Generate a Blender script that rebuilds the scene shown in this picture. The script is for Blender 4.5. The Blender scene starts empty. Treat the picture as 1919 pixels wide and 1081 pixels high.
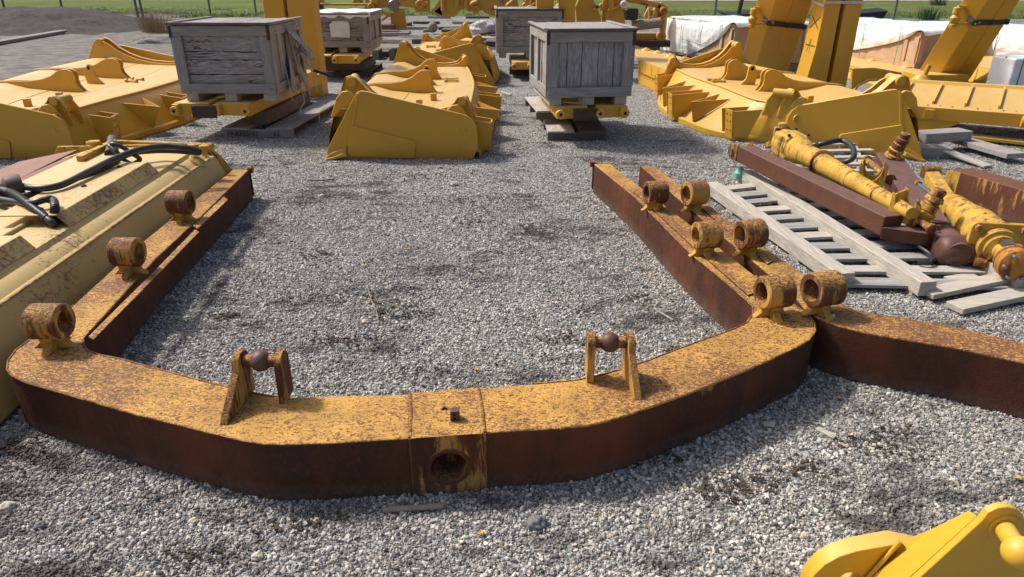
import bpy, bmesh, math, random
import numpy as np
from mathutils import Vector as V, Matrix, Euler
from mathutils.geometry import tessellate_polygon
random.seed(7)
R = math.radians
sc = bpy.context.scene
COL = sc.collection

# ------------------------------------------------------------------ camera
H = 1.7; PITCH = R(24.7); F = 1280.0
cp, sp = math.cos(PITCH), math.sin(PITCH)
def ray(px, py):
    u = (px - 959.5) / F; v = (py - 540.5) / F
    return V((u, cp - v * sp, -sp - v * cp))
def P(px, py, z=0.0):
    d = ray(px, py); t = (z - H) / d.z
    return V((d.x * t, d.y * t, z))
def Q(px, py, Y):
    d = ray(px, py); t = Y / d.y
    return V((d.x * t, Y, H + d.z * t))
cam = bpy.data.cameras.new('camera'); camo = bpy.data.objects.new('camera', cam)
COL.objects.link(camo); camo.location = (0, 0, H); camo.rotation_euler = (R(90) - PITCH, 0, 0)
cam.sensor_width = 36; cam.lens = F / 1919 * 36; cam.clip_end = 2000; cam.clip_start = .05
sc.camera = camo

# ------------------------------------------------------------------ node helper
class NT:
    def __init__(s, name):
        s.m = bpy.data.materials.new(name); s.m.use_nodes = True
        s.t = s.m.node_tree; s.t.nodes.clear()
        s.out = s.t.nodes.new('ShaderNodeOutputMaterial')
        s.b = s.t.nodes.new('ShaderNodeBsdfPrincipled')
        s.t.links.new(s.b.outputs[0], s.out.inputs[0])
        s.tc = s.t.nodes.new('ShaderNodeTexCoord'); s.geo = s.t.nodes.new('ShaderNodeNewGeometry')
    def put(s, inp, val):
        if hasattr(val, 'is_output') or isinstance(val, bpy.types.NodeSocket): s.t.links.new(val, inp)
        elif isinstance(val, tuple) and len(val) == 3 and inp.type == 'RGBA': inp.default_value = (*val, 1)
        else: inp.default_value = val
    def set(s, **k):
        for a, b in k.items(): s.put(s.b.inputs[a.replace('_', ' ')], b)
    def map(s, scale=(1, 1, 1), src=None, rot=(0, 0, 0)):
        n = s.t.nodes.new('ShaderNodeMapping'); n.inputs['Scale'].default_value = scale; n.inputs['Rotation'].default_value = rot
        s.t.links.new(src or s.tc.outputs['Object'], n.inputs[0]); return n.outputs[0]
    def noise(s, scale, detail=4, rough=.55, vec=None, dist=0.0, out=0):
        n = s.t.nodes.new('ShaderNodeTexNoise'); n.inputs['Scale'].default_value = scale
        n.inputs['Detail'].default_value = detail; n.inputs['Roughness'].default_value = rough; n.inputs['Distortion'].default_value = dist
        s.t.links.new(vec or s.tc.outputs['Object'], n.inputs['Vector']); return n.outputs[out]
    def vor(s, scale, vec=None, out='Color', feat='F1'):
        n = s.t.nodes.new('ShaderNodeTexVoronoi'); n.feature = feat; n.inputs['Scale'].default_value = scale
        s.t.links.new(vec or s.tc.outputs['Object'], n.inputs['Vector']); return n.outputs[out]
    def ramp(s, x, stops, interp='LINEAR'):
        n = s.t.nodes.new('ShaderNodeValToRGB'); n.color_ramp.interpolation = interp; e = n.color_ramp.elements
        while len(e) < len(stops): e.new(.5)
        for i, (p, c) in enumerate(stops):
            e[i].position = p; e[i].color = (*c, 1) if isinstance(c, tuple) else (c, c, c, 1)
        s.put(n.inputs[0], x); return n.outputs[0]
    def mix(s, f, a, b, blend='MIX'):
        n = s.t.nodes.new('ShaderNodeMix'); n.data_type = 'RGBA'; n.blend_type = blend
        s.put(n.inputs[0], f); s.put(n.inputs[6], a); s.put(n.inputs[7], b); return n.outputs[2]
    def math(s, op, a, b=0.0, c=None, clamp=False):
        n = s.t.nodes.new('ShaderNodeMath'); n.operation = op; n.use_clamp = clamp
        s.put(n.inputs[0], a); s.put(n.inputs[1], b)
        if c is not None: s.put(n.inputs[2], c)
        return n.outputs[0]
    def nz(s):
        n = s.t.nodes.new('ShaderNodeSeparateXYZ'); s.t.links.new(s.geo.outputs['Normal'], n.inputs[0]); return n.outputs[2]
    def sep(s, vec, i):
        n = s.t.nodes.new('ShaderNodeSeparateXYZ'); s.t.links.new(vec, n.inputs[0]); return n.outputs[i]
    def bump(s, h, strength=.3, dist=.01):
        n = s.t.nodes.new('ShaderNodeBump'); n.inputs['Strength'].default_value = strength; n.inputs['Distance'].default_value = dist
        s.t.links.new(h, n.inputs['Height']); s.t.links.new(n.outputs[0], s.b.inputs['Normal'])

M = {}
def yellow(name, base=(.585, .318, .026), dust_glare=.40, rough=.40):
    n = NT(name)
    big = n.noise(1.6, 5, .6); fine = n.noise(38, 5, .65)
    c = n.mix(n.ramp(big, [(.3, 0.0), (.7, .5)]), base, tuple(x * .80 for x in base))
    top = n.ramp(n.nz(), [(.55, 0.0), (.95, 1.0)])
    d = n.math('MULTIPLY', n.math('MULTIPLY', top, n.ramp(n.noise(3.5, 6, .65), [(.25, .45), (.75, 1.0)])), dust_glare)
    c = n.mix(d, c, (.76, .62, .37))  # cream on upward faces: light dust plus sky and sun glare painted in
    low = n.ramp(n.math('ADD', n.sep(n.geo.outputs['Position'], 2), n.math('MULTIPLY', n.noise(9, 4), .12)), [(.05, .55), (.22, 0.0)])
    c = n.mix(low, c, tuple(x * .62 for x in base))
    sp_ = n.ramp(n.noise(55, 3, .7), [(.70, 0.0), (.73, 1.0)])
    c = n.mix(n.math('MULTIPLY', sp_, n.ramp(n.noise(2.3, 3), [(.5, 0.0), (.68, .8)])), c, (.16, .075, .02))
    n.set(Base_Color=c, Roughness=n.ramp(fine, [(.3, rough - .06), (.7, rough + .15)]))
    scr = n.ramp(n.noise(26, 4, .75, n.map((.25, 2.2, 1.2), rot=(0, .4, .7))), [(.665, 0.0), (.69, .5)])
    c = n.mix(n.math('MULTIPLY', scr, n.ramp(n.noise(3.1, 3), [(.45, 0.0), (.6, 1.0)])), c, tuple(min(1, x * 1.25 + .06) for x in base))
    c = n.mix(n.ramp(n.noise(5.5, 6, .72), [(.55, 0.0), (.8, .35)]), c, tuple(x * .5 for x in base)); n.set(Base_Color=c)
    n.bump(n.math('ADD', n.noise(14, 3), n.math('MULTIPLY', n.noise(90, 3), .25)), .16, .008)
    M[name] = n.m
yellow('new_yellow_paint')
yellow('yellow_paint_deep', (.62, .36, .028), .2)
yellow('yellow_paint_far', (.52, .28, .035), .2)

def rusty(name, ytop=.5, yside=.68, yc=(.59, .325, .070), rc=(.13, .052, .026), side=(.036, .0165, .0105), rough=.72, spk=105):
    n = NT(name)
    v = n.map((1, 1, 1)); vs = n.map((1, 1, .16))
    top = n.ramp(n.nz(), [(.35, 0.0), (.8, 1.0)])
    spkl = n.noise(spk, 4, .72, n.map((.6, 1, 1), rot=(0, 0, .5)), 1.1)
    big = n.noise(1.5, 5, .65)
    s1 = n.math('ADD', n.math('MULTIPLY', spkl, .78), n.math('MULTIPLY', big, .34))
    topm = n.ramp(s1, [(ytop - .01, 1.0), (ytop + .045, 0.0)])
    s2 = n.math('ADD', n.math('MULTIPLY', n.noise(16, 6, .75, vs), .6), n.math('MULTIPLY', n.noise(1.7, 3), .5))
    s2 = n.math('ADD', s2, n.ramp(n.sep(n.geo.outputs['Position'], 2), [(.10, 0.0), (.26, .055)]))
    sidem = n.ramp(s2, [(yside, 0.0), (yside + .06, 1.0)])
    ycol = n.mix(n.ramp(n.noise(7, 4), [(.35, 0.0), (.7, 1.0)]), yc, tuple(x * .66 for x in yc))
    rcol = n.mix(n.noise(11, 5, .7), tuple(x * .6 for x in rc), (rc[0] * 1.7, rc[1] * 1.7, rc[2] * 1.7))
    rcol = n.mix(n.ramp(n.noise(30, 4), [(.5, 0.0), (.75, .6)]), rcol, (.15, .10, .085))
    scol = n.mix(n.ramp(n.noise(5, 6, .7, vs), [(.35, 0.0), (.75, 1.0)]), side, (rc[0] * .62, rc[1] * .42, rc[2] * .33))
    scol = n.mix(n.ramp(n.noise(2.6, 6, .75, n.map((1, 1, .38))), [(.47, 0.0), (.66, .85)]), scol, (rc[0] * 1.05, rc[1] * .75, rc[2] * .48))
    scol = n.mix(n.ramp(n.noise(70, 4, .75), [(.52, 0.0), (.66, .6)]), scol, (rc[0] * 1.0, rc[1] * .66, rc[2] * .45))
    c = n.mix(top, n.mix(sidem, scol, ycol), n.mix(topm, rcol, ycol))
    splash = n.math('MULTIPLY', n.ramp(n.math('ADD', n.sep(n.geo.outputs['Position'], 2), n.math('MULTIPLY', n.noise(14, 5, .7), .09)), [(.05, .6), (.13, 0.0)]), n.ramp(n.noise(40, 4, .7), [(.4, .3), (.6, 1.0)]))
    c = n.mix(splash, c, (.13, .11, .095))
    n.set(Base_Color=c, Roughness=rough); n.b.inputs['Specular IOR Level'].default_value = .3
    n.bump(n.math('ADD', spkl, n.math('ADD', n.noise(120, 3), n.math('MULTIPLY', n.noise(18, 5, .7), 1.6))), .5, .006)
    M[name] = n.m
rusty('rusty_yellow_steel', .552, .73)
rusty('rusty_brown_steel', .530, .70, side=(.048, .021, .012))
rusty('rusty_arm_steel', .36, .76, rc=(.13, .07, .055), side=(.12, .05, .03), rough=.6)
rusty('rusty_chipped_yellow', .60, .505, yc=(.60, .355, .055), side=(.13, .055, .03), spk=26)
rusty('orange_rust_steel', .58, .52, yc=(.46, .20, .035), side=(.17, .07, .025), spk=30)
rusty('rusty_lug_steel', .505, .585, side=(.13, .06, .034))
rusty('rusty_pedestal', .62, .49, yc=(.60, .34, .06), side=(.15, .07, .03))
rusty('rusty_bracket_steel', .50, .535, side=(.10, .045, .026))
rusty('rusty_socket_steel', .545, .60)
rusty('rust_patch_steel', .42, .62, side=(.13, .055, .035))
rusty('pale_rust_plate', .40, .85, rc=(.22, .11, .075), side=(.15, .075, .045), rough=.65)

def pale():
    n = NT('pale_yellow_paint')
    b = (.52, .37, .125)
    c = n.mix(n.noise(1.3, 5, .6), b, (.40, .27, .08))
    top = n.ramp(n.nz(), [(.6, 0.0), (.97, 1.0)])
    c = n.mix(n.math('MULTIPLY', top, .5), c, (.62, .45, .20))
    rs = n.math('ADD', n.math('MULTIPLY', n.noise(45, 5, .8), .6), n.math('MULTIPLY', n.noise(1.8, 4), .5))
    c = n.mix(n.ramp(rs, [(.635, 0.0), (.66, .85)]), c, (.14, .06, .03))
    st = n.noise(9, 5, .7, n.map((3, .3, .3)))
    c = n.mix(n.ramp(st, [(.66, 0.0), (.74, .35)]), c, (.20, .11, .05))
    n.set(Base_Color=c, Roughness=n.ramp(n.noise(20, 3), [(.3, .42), (.7, .62)])); n.bump(n.noise(30, 4), .15, .006)
    M['pale_yellow_paint'] = n.m
    n = NT('rusted_edge')
    c2 = n.mix(n.ramp(n.math('ADD', n.math('MULTIPLY', n.noise(35, 5, .75), .6), n.math('MULTIPLY', n.noise(2, 3), .4)), [(.44, 0.0), (.53, .75)]), (.15, .07, .045), b)
    n.set(Base_Color=c2, Roughness=.7); n.bump(n.noise(60, 4), .3, .004); M['rusted_edge'] = n.m
pale()

def wood(name, axis, base=(.40, .38, .36), warm=(.40, .34, .27), dark=.45):
    n = NT(name); sc_ = [14, 14, 14]; sc_[axis] = .9
    rnd = n.geo.outputs['Random Per Island']
    add = n.t.nodes.new('ShaderNodeVectorMath'); add.operation = 'ADD'
    n.t.links.new(n.tc.outputs['Object'], add.inputs[0])
    cmb = n.t.nodes.new('ShaderNodeCombineXYZ')
    for i in range(3): n.t.links.new(n.math('MULTIPLY', rnd, 17.0 + i * 5), cmb.inputs[i])
    n.t.links.new(cmb.outputs[0], add.inputs[1])
    g = n.noise(4.2, 7, .7, n.map(tuple(sc_), add.outputs[0]), .6)
    c = n.mix(n.ramp(g, [(.36, 0.0), (.62, 1.0)]), tuple(x * dark for x in base), base)
    c = n.mix(n.ramp(n.noise(2.1, 3, .6, add.outputs[0]), [(.5, 0.0), (.75, .8)]), c, warm)
    c = n.mix(n.ramp(rnd, [(0, 0.0), (1, .5)]), c, tuple(x * .6 for x in base), 'MULTIPLY') if False else n.mix(n.math('MULTIPLY', rnd, .35), c, tuple(x * .55 for x in base))
    n.set(Base_Color=c, Roughness=.88); n.b.inputs['Specular IOR Level'].default_value = .2
    n.bump(g, .6, .006); M[name] = n.m
for i, a in enumerate('xyz'):
    wood('grey_wood_' + a, i)
    wood('pallet_wood_' + a, i, (.55, .51, .44), (.48, .40, .29), .55)
    wood('new_wood_' + a, i, (.55, .36, .22), (.60, .45, .30), .75)
    wood('dark_wood_' + a, i, (.17, .155, .14), (.22, .18, .13), .5)

def simple(name, c, rough=.6, c2=None, sc_=6, metal=0, bump=.1, spec=.5):
    n = NT(name)
    n.set(Base_Color=n.mix(n.ramp(n.noise(sc_, 5, .65), [(.3, 0.0), (.7, 1.0)]), c, c2 or tuple(x * .7 for x in c)), Roughness=rough, Metallic=metal)
    n.b.inputs['Specular IOR Level'].default_value = spec
    n.bump(n.noise(sc_ * 6, 4), bump, .005); M[name] = n.m
simple('black_rubber', (.018, .02, .022), .42, (.035, .037, .04), 20)
simple('black_plastic', (.012, .013, .015), .5)
simple('dark_steel', (.035, .018, .014), .6, (.06, .03, .02), 12)
simple('dark_paint', (.03, .028, .026), .5)
simple('bare_steel', (.30, .31, .32), .35, (.2, .2, .2), 20, .8)
simple('ball_rust', (.075, .035, .026), .55, (.12, .055, .035), 40)
simple('paper', (.72, .72, .72), .8, (.55, .56, .58), 3)
simple('mint_plastic', (.16, .50, .40), .55, (.12, .42, .34))
simple('green_strap', (.05, .28, .20), .5)
simple('blue_strap', (.08, .17, .26), .5)
simple('white_strap', (.55, .58, .60), .35)
simple('fence_post_steel', (.11, .15, .15), .5, (.16, .19, .18), 5, .3)
simple('fence_wire', (.16, .18, .17), .5, None, 5, .5)
simple('magenta_label', (.40, .02, .13), .5)
simple('dry_grass', (.36, .27, .15), .9, (.24, .17, .09), 10)
simple('stick_wood', (.33, .28, .20), .9, (.2, .16, .11), 25)
simple('bark', (.05, .035, .025), .95, (.09, .07, .05), 25)
simple('petal_yellow', (.66, .40, .03), .7)
simple('leaf_green', (.06, .14, .02), .7, (.04, .09, .02), 20)
simple('pale_stone', (.58, .53, .44), .85, (.42, .36, .28), 60, 0, .4)
simple('dark_stone', (.12, .12, .125), .85, (.2, .2, .2), 60, 0, .4)
simple('marker_ink', (.10, .055, .01), .7)
simple('stencil_ink', (.02, .018, .015), .9)
simple('kerb', (.30, .25, .20), .9, (.2, .17, .14), 12)
simple('hole_dark', (.012, .009, .007), .9)

def wrap():
    n = NT('white_wrap')
    f = n.noise(1.3, 4, .5, n.map((1, 1, 1.8)), 1.2)
    n.set(Base_Color=n.mix(n.ramp(f, [(.3, 0.0), (.7, 1.0)]), (.74, .75, .76), (.84, .84, .83)), Roughness=.42)
    n.bump(f, .8, .07); M['white_wrap'] = n.m
    n = NT('plastic_sheet')
    f = n.noise(9, 5, .65, None, 2.0)
    n.set(Base_Color=n.mix(f, (.35, .33, .30), (.80, .79, .76)), Roughness=.35); n.bump(f, 1, .05); M['plastic_sheet'] = n.m
wrap()

def cracked():
    n = NT('weathered_panel')
    v = n.map((1.3, 9, 9)); g = n.noise(5, 7, .72, v, .8)
    big = n.noise(1.9, 4, .6, n.map((.55, 1, 3.0)), 1.3)
    cr = n.math('ABSOLUTE', n.math('SUBTRACT', big, .5))
    crk = n.ramp(cr, [(.0, 1.0), (.012, .0)])
    msk = n.ramp(n.noise(1.6, 2), [(.45, 0.0), (.55, 1.0)])
    c = n.mix(n.ramp(g, [(.35, 0.0), (.65, 1.0)]), (.17, .16, .15), (.42, .405, .39))
    c = n.mix(n.ramp(n.noise(2.5, 4), [(.55, 0.0), (.75, .7)]), c, (.25, .19, .13))
    c = n.mix(n.math('MULTIPLY', crk, msk), c, (.02, .015, .012))
    n.set(Base_Color=c, Roughness=.9)
    n.bump(n.math('SUBTRACT', n.math('MULTIPLY', g, .5), n.math('MULTIPLY', crk, msk)), .8, .012); M['weathered_panel'] = n.m
    n = NT('weathered_plywood_upright')
    g = n.noise(5, 7, .72, n.map((9, 9, 1.2)), .8)
    c = n.mix(n.ramp(g, [(.33, 0.0), (.62, 1.0)]), (.15, .14, .13), (.42, .405, .39))
    c = n.mix(n.ramp(n.noise(3.5, 5, .7), [(.5, 0.0), (.68, .7)]), c, (.24, .195, .16))
    c = n.mix(n.ramp(n.noise(7, 6, .8, n.map((2.5, 2.5, .8))), [(.66, 0.0), (.69, 1.0)]), c, (.62, .58, .53))
    n.set(Base_Color=c, Roughness=.92); n.bump(g, .9, .01); M['weathered_plywood_upright'] = n.m
cracked()

SOIL_N = dict(scale=.9)
def soilmask(n, pos):
    a = n.noise(1.15, 7, .68, n.map((.8, 1.5, 1), pos), .5)
    b = n.noise(5.5, 6, .7, n.map((.7, 1.5, 1), pos), .4)
    near = n.math('ADD', n.math('MULTIPLY', a, .62), n.math('MULTIPLY', b, .46))
    return n.ramp(near, [(.565, 0.0), (.64, 1.0)])
def ground():
    n = NT('gravel_ground'); pos = n.geo.outputs['Position']
    col = n.vor(78, pos); d = n.vor(78, pos, 'Distance')
    k = n.sep(col, 0)
    c = n.ramp(k, [(0, (.10, .10, .10)), (.35, (.26, .258, .252)), (.7, (.44, .435, .42)), (.93, (.68, .655, .60)), (1, (.80, .77, .70))])
    big = n.noise(.35, 5, .6, pos)
    c = n.mix(n.ramp(big, [(.3, .35), (.7, 0.0)]), c, (.24, .235, .225))
    c = n.mix(n.ramp(d, [(.35, 0.0), (.75, .75)]), c, (.04, .038, .035))
    mid = n.noise(16, 6, .75, pos); c = n.mix(n.ramp(mid, [(.30, .55), (.5, 0.0)]), c, (.10, .095, .09)); c = n.mix(n.ramp(mid, [(.55, 0.0), (.72, .5)]), c, (.66, .64, .60))
    c = n.mix(n.math('MULTIPLY', soilmask(n, pos), .8), c, (.052, .046, .042))
    # compacted, dirtier lane on the left towards the fence
    sx = n.sep(pos, 0); sy = n.sep(pos, 1)
    lane = n.math('ADD', n.math('MULTIPLY', n.math('ADD', sx, 3.2), -.55), n.math('MULTIPLY', n.math('SUBTRACT', n.noise(.5, 4, .6, pos), .5), 3.0))
    lane = n.math('MULTIPLY', n.ramp(lane, [(.0, 0.0), (1.0, 1.0)]), n.ramp(n.math('MULTIPLY', sy, .05), [(.46, 0.0), (.58, 1.0)]))
    lc = n.mix(n.ramp(n.noise(2.6, 8, .78, n.map((.8, 1.2, 1), pos)), [(.38, 0.0), (.62, 1.0)]), (.07, .062, .056), (.26, .24, .21))
    c = n.mix(n.math('MULTIPLY', lane, .8), c, lc)
    n.set(Base_Color=c, Roughness=.95); n.b.inputs['Specular IOR Level'].default_value = .15
    n.bump(n.math('SUBTRACT', n.noise(9, 4, .6, pos), n.math('MULTIPLY', d, 1.1)), .55, .010); M['gravel_ground'] = n.m
    # loose stones
    n = NT('gravel_stone'); pos = n.geo.outputs['Position']
    oi = n.t.nodes.new('ShaderNodeObjectInfo')
    c = n.ramp(oi.outputs['Random'], [(0, (.075, .071, .067)), (.22, (.235, .224, .208)), (.6, (.475, .455, .42)), (.86, (.64, .61, .55)), (.93, (.58, .46, .33)), (1, (.84, .81, .74))])
    c = n.mix(n.math('MULTIPLY', soilmask(n, pos), .84), c, (.065, .058, .053))
    c = n.mix(n.ramp(n.noise(.55, 5, .7, pos), [(.36, .40), (.56, 0.0)]), c, (.17, .16, .15))
    n.set(Base_Color=c, Roughness=.8); n.b.inputs['Specular IOR Level'].default_value = .35
    M['gravel_stone'] = n.m
    n = NT('grass_ground'); pos = n.geo.outputs['Position']
    g = n.noise(6, 7, .75, n.map((1, .55, 1), pos)); b = n.noise(.22, 5, .6, n.map((.5, 1, 1), pos))
    c = n.mix(n.ramp(g, [(.3, 0.0), (.7, 1.0)]), (.055, .085, .016), (.15, .20, .045))
    c = n.mix(n.ramp(b, [(.45, 0.0), (.65, .7)]), c, (.20, .20, .07))
    n.set(Base_Color=c, Roughness=.9); n.b.inputs['Specular IOR Level'].default_value = .1
    n.bump(g, .8, .08); M['grass_ground'] = n.m
    n = NT('dark_soil'); g = n.noise(7, 8, .75, n.map((.6, 1.4, 1)))
    c = n.mix(n.ramp(g, [(.35, 0.0), (.7, 1.0)]), (.02, .017, .015), (.085, .07, .056))
    n.set(Base_Color=c, Roughness=.95); n.bump(g, 1, .06); M['dark_soil'] = n.m
    n = NT('road_surface'); n.set(Base_Color=n.mix(n.noise(3, 6), (.42, .32, .30), (.55, .43, .40)), Roughness=.9); M['road_surface'] = n.m
ground()

# ------------------------------------------------------------------ mesh builder
ORG = {}
def org(p):
    return ORG.get(p.name, V((0, 0, 0))) if p is not None else V((0, 0, 0))
class MB:
    def __init__(s): s.v = []; s.f = []
    def add(s, vs, fs):
        o = len(s.v); s.v += [V(x) for x in vs]; s.f += [tuple(i + o for i in f) for f in fs]; return s
    def prism(s, loop, vec, holes=()):
        """planar 3-D outline (with holes) given thickness vec"""
        loops = [[V(p) for p in loop]] + [[V(p) for p in h] for h in holes]; vec = V(vec)
        tris = tessellate_polygon(loops); pts = [p for l in loops for p in l]; n = len(pts)
        vs = pts + [p + vec for p in pts]; fs = []
        nn = V((0, 0, 0))
        L = loops[0]
        for i in range(len(L)): nn += (L[i] - L[0]).cross(L[(i + 1) % len(L)] - L[0])
        flip = nn.dot(vec) > 0
        if not holes:
            a = tuple(range(len(L))); b = tuple(i + n for i in a)
            fs += [a[::-1], b] if flip else [a, b[::-1]]
        else:
            for t in tris:
                a = tuple(t); tn = (pts[a[1]] - pts[a[0]]).cross(pts[a[2]] - pts[a[0]])
                if tn.dot(vec) > 0: a = a[::-1]
                fs.append(a); fs.append(tuple(i + n for i in a[::-1]))
        o = 0
        for li, l in enumerate(loops):
            m = len(l); ln = V((0, 0, 0))
            for i in range(m): ln += (l[i] - l[0]).cross(l[(i + 1) % m] - l[0])
            fl = (ln.dot(vec) > 0) != (li > 0)
            for i in range(m):
                j = (i + 1) % m
                q = (o + i, o + j, o + j + n, o + i + n)
                fs.append(q if fl else q[::-1])
            o += m
        return s.add(vs, fs)
    def hexa(s, b, t):
        return s.add(list(b) + list(t), [(3, 2, 1, 0), (4, 5, 6, 7), (0, 1, 5, 4), (1, 2, 6, 5), (2, 3, 7, 6), (3, 0, 4, 7)])
    def box(s, c, d, rot=0.0, tilt=None):
        m = Matrix.Rotation(rot, 3, 'Z') if tilt is None else Euler((tilt[0], tilt[1], rot)).to_matrix()
        c = V(c); x, y, z = [q / 2 for q in d]
        b = [c + m @ V(p) for p in ((-x, -y, -z), (x, -y, -z), (x, y, -z), (-x, y, -z))]
        t = [c + m @ V(p) for p in ((-x, -y, z), (x, -y, z), (x, y, z), (-x, y, z))]
        return s.hexa(b, t)
    def bar(s, p0, p1, w, h, up=(0, 0, 1)):
        p0, p1 = V(p0), V(p1); d = (p1 - p0).normalized(); sd = d.cross(V(up)).normalized(); u = sd.cross(d)
        a = [sd * -w / 2 + u * -h / 2, sd * w / 2 + u * -h / 2, sd * w / 2 + u * h / 2, sd * -w / 2 + u * h / 2]
        vs = [p0 + q for q in a] + [p1 + q for q in a]
        return s.add(vs, [(0, 1, 2, 3), (7, 6, 5, 4), (0, 4, 5, 1), (1, 5, 6, 2), (2, 6, 7, 3), (3, 7, 4, 0)])
    def lathe(s, p0, p1, prof, n=24, closed=False):
        """prof: list of (t along axis in metres, radius)"""
        p0, p1 = V(p0), V(p1); d = (p1 - p0).normalized()
        a = d.orthogonal().normalized(); b = d.cross(a); vs = []; fs = []
        for t, r in prof:
            for k in range(n):
                an = 2 * math.pi * k / n; vs.append(p0 + d * t + (a * math.cos(an) + b * math.sin(an)) * max(r, 1e-4))
        m = len(prof)
        for i in range(m if closed else m - 1):
            i2 = (i + 1) % m
            for k in range(n):
                k2 = (k + 1) % n; fs.append((i * n + k, i * n + k2, i2 * n + k2, i2 * n + k))
        if not closed:
            fs.append(tuple(range(n))[::-1]); fs.append(tuple((m - 1) * n + k for k in range(n)))
        return s.add(vs, fs)
    def cyl(s, p0, p1, r, r1=None, n=20):
        L = (V(p1) - V(p0)).length
        return s.lathe(p0, p1, [(0, r), (L, r if r1 is None else r1)], n)
    def pipe(s, p0, p1, ro, ri, n=36, ch=.006):
        L = (V(p1) - V(p0)).length
        return s.lathe(p0, p1, [(0, ri), (0, ro - ch), (ch, ro), (L - ch, ro), (L, ro - ch), (L, ri)], n, True)
    def ball(s, c, r, n=20, sq=1.0):
        c = V(c); p = []
        for i in range(n // 2 + 1):
            a = math.pi * i / (n // 2); p.append((r - r * math.cos(a) * 1, r * math.sin(a)))
        return s.lathe(c - V((0, 0, r)), c + V((0, 0, r)), p, n)
    def tube(s, pts, r, n=10):
        pts = [V(p) for p in pts]; vs = []; fs = []; prev = None
        for i, p in enumerate(pts):
            d = (pts[min(i + 1, len(pts) - 1)] - pts[max(i - 1, 0)]).normalized()
            if prev is None: a = d.orthogonal().normalized()
            else:
                a = prev - d * prev.dot(d); a.normalize()
            prev = a; b = d.cross(a); rr = r[i] if isinstance(r, (list, tuple)) else r
            for k in range(n):
                an = 2 * math.pi * k / n; vs.append(p + (a * math.cos(an) + b * math.sin(an)) * rr)
        for i in range(len(pts) - 1):
            for k in range(n):
                k2 = (k + 1) % n; fs.append((i * n + k, i * n + k2, (i + 1) * n + k2, (i + 1) * n + k))
        fs.append(tuple(range(n))[::-1]); fs.append(tuple((len(pts) - 1) * n + k for k in range(n)))
        return s.add(vs, fs)
    def grid(s, rows):
        m = len(rows[0]); vs = [p for r in rows for p in r]; fs = []
        for i in range(len(rows) - 1):
            for j in range(m - 1): fs.append((i * m + j, i * m + j + 1, (i + 1) * m + j + 1, (i + 1) * m + j))
        return s.add(vs, fs)
    def build(s, name, mat, parent=None, bevel=0, smooth=35, seg=2, fix=False):
        o_ = org(parent); me = bpy.data.meshes.new(name)
        me.from_pydata([tuple(p - o_) for p in s.v], [], s.f); me.validate()
        if fix:
            bm = bmesh.new(); bm.from_mesh(me); bmesh.ops.remove_doubles(bm, verts=bm.verts, dist=1e-5)
            bmesh.ops.recalc_face_normals(bm, faces=bm.faces); bm.to_mesh(me); bm.free()
        for p in me.polygons: p.use_smooth = True
        me.set_sharp_from_angle(angle=R(smooth))
        me.materials.append(M[mat]); ob = bpy.data.objects.new(name, me); COL.objects.link(ob)
        if parent is not None: ob.parent = parent; ORG[ob.name] = o_
        if bevel:
            b = ob.modifiers.new('bevel', 'BEVEL'); b.width = bevel; b.segments = seg; b.limit_method = 'ANGLE'; b.angle_limit = R(40); b.harden_normals = True
        return ob
def tag(o, label=None, cat=None, group=None, kind=None):
    if label: o['label'] = label
    if cat: o['category'] = cat
    if group: o['group'] = group
    if kind: o['kind'] = kind
    return o
def thing(name, label, cat, loc=(0, 0, 0), group=None):
    o = bpy.data.objects.new(name, None); COL.objects.link(o); o.location = loc; o.empty_display_size = .1
    ORG[o.name] = V(loc); return tag(o, label, cat, group)
def copy_tree(o, parent=None):
    c = o.copy(); COL.objects.link(c); c.parent = parent; ORG[c.name] = org(o)
    for ch in [x for x in bpy.data.objects if x.parent == o]: copy_tree(ch, c)
    return c
def arc(c, a, b, r, a0, a1, n=8):
    """points on a circle about c spanned by unit vectors a,b"""
    return [c + (a * math.cos(R(a0 + (a1 - a0) * i / n)) + b * math.sin(R(a0 + (a1 - a0) * i / n))) * r for i in range(n + 1)]
def smoothpath(pts, k=8):
    pts = [V(p) for p in pts]; out = []
    for i in range(len(pts) - 1):
        p0 = pts[max(i - 1, 0)]; p1 = pts[i]; p2 = pts[i + 1]; p3 = pts[min(i + 2, len(pts) - 1)]
        for j in range(k):
            t = j / k
            out.append(.5 * ((2 * p1) + (p2 - p0) * t + (2 * p0 - 5 * p1 + 4 * p2 - p3) * t * t + (3 * p1 - p0 - 3 * p2 + p3) * t ** 3))
    return out + [pts[-1]]
def roundpoly(pts, rs, n=6):
    """fillet corners of a closed 3-D polygon; rs = radius per corner"""
    out = []; m = len(pts)
    for i in range(m):
        p = V(pts[i]); a = V(pts[i - 1]) - p; b = V(pts[(i + 1) % m]) - p; r = rs[i]
        if r <= 0: out.append(p); continue
        la, lb = a.length, b.length; an = a.angle(b); t = min(r / math.tan(an / 2), la * .48, lb * .48)
        q0 = p + a / la * t; q1 = p + b / lb * t
        for k in range(n + 1):
            u = k / n; out.append(q0 * (1 - u) ** 2 + p * 2 * u * (1 - u) + q1 * u * u)
    return out

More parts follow.
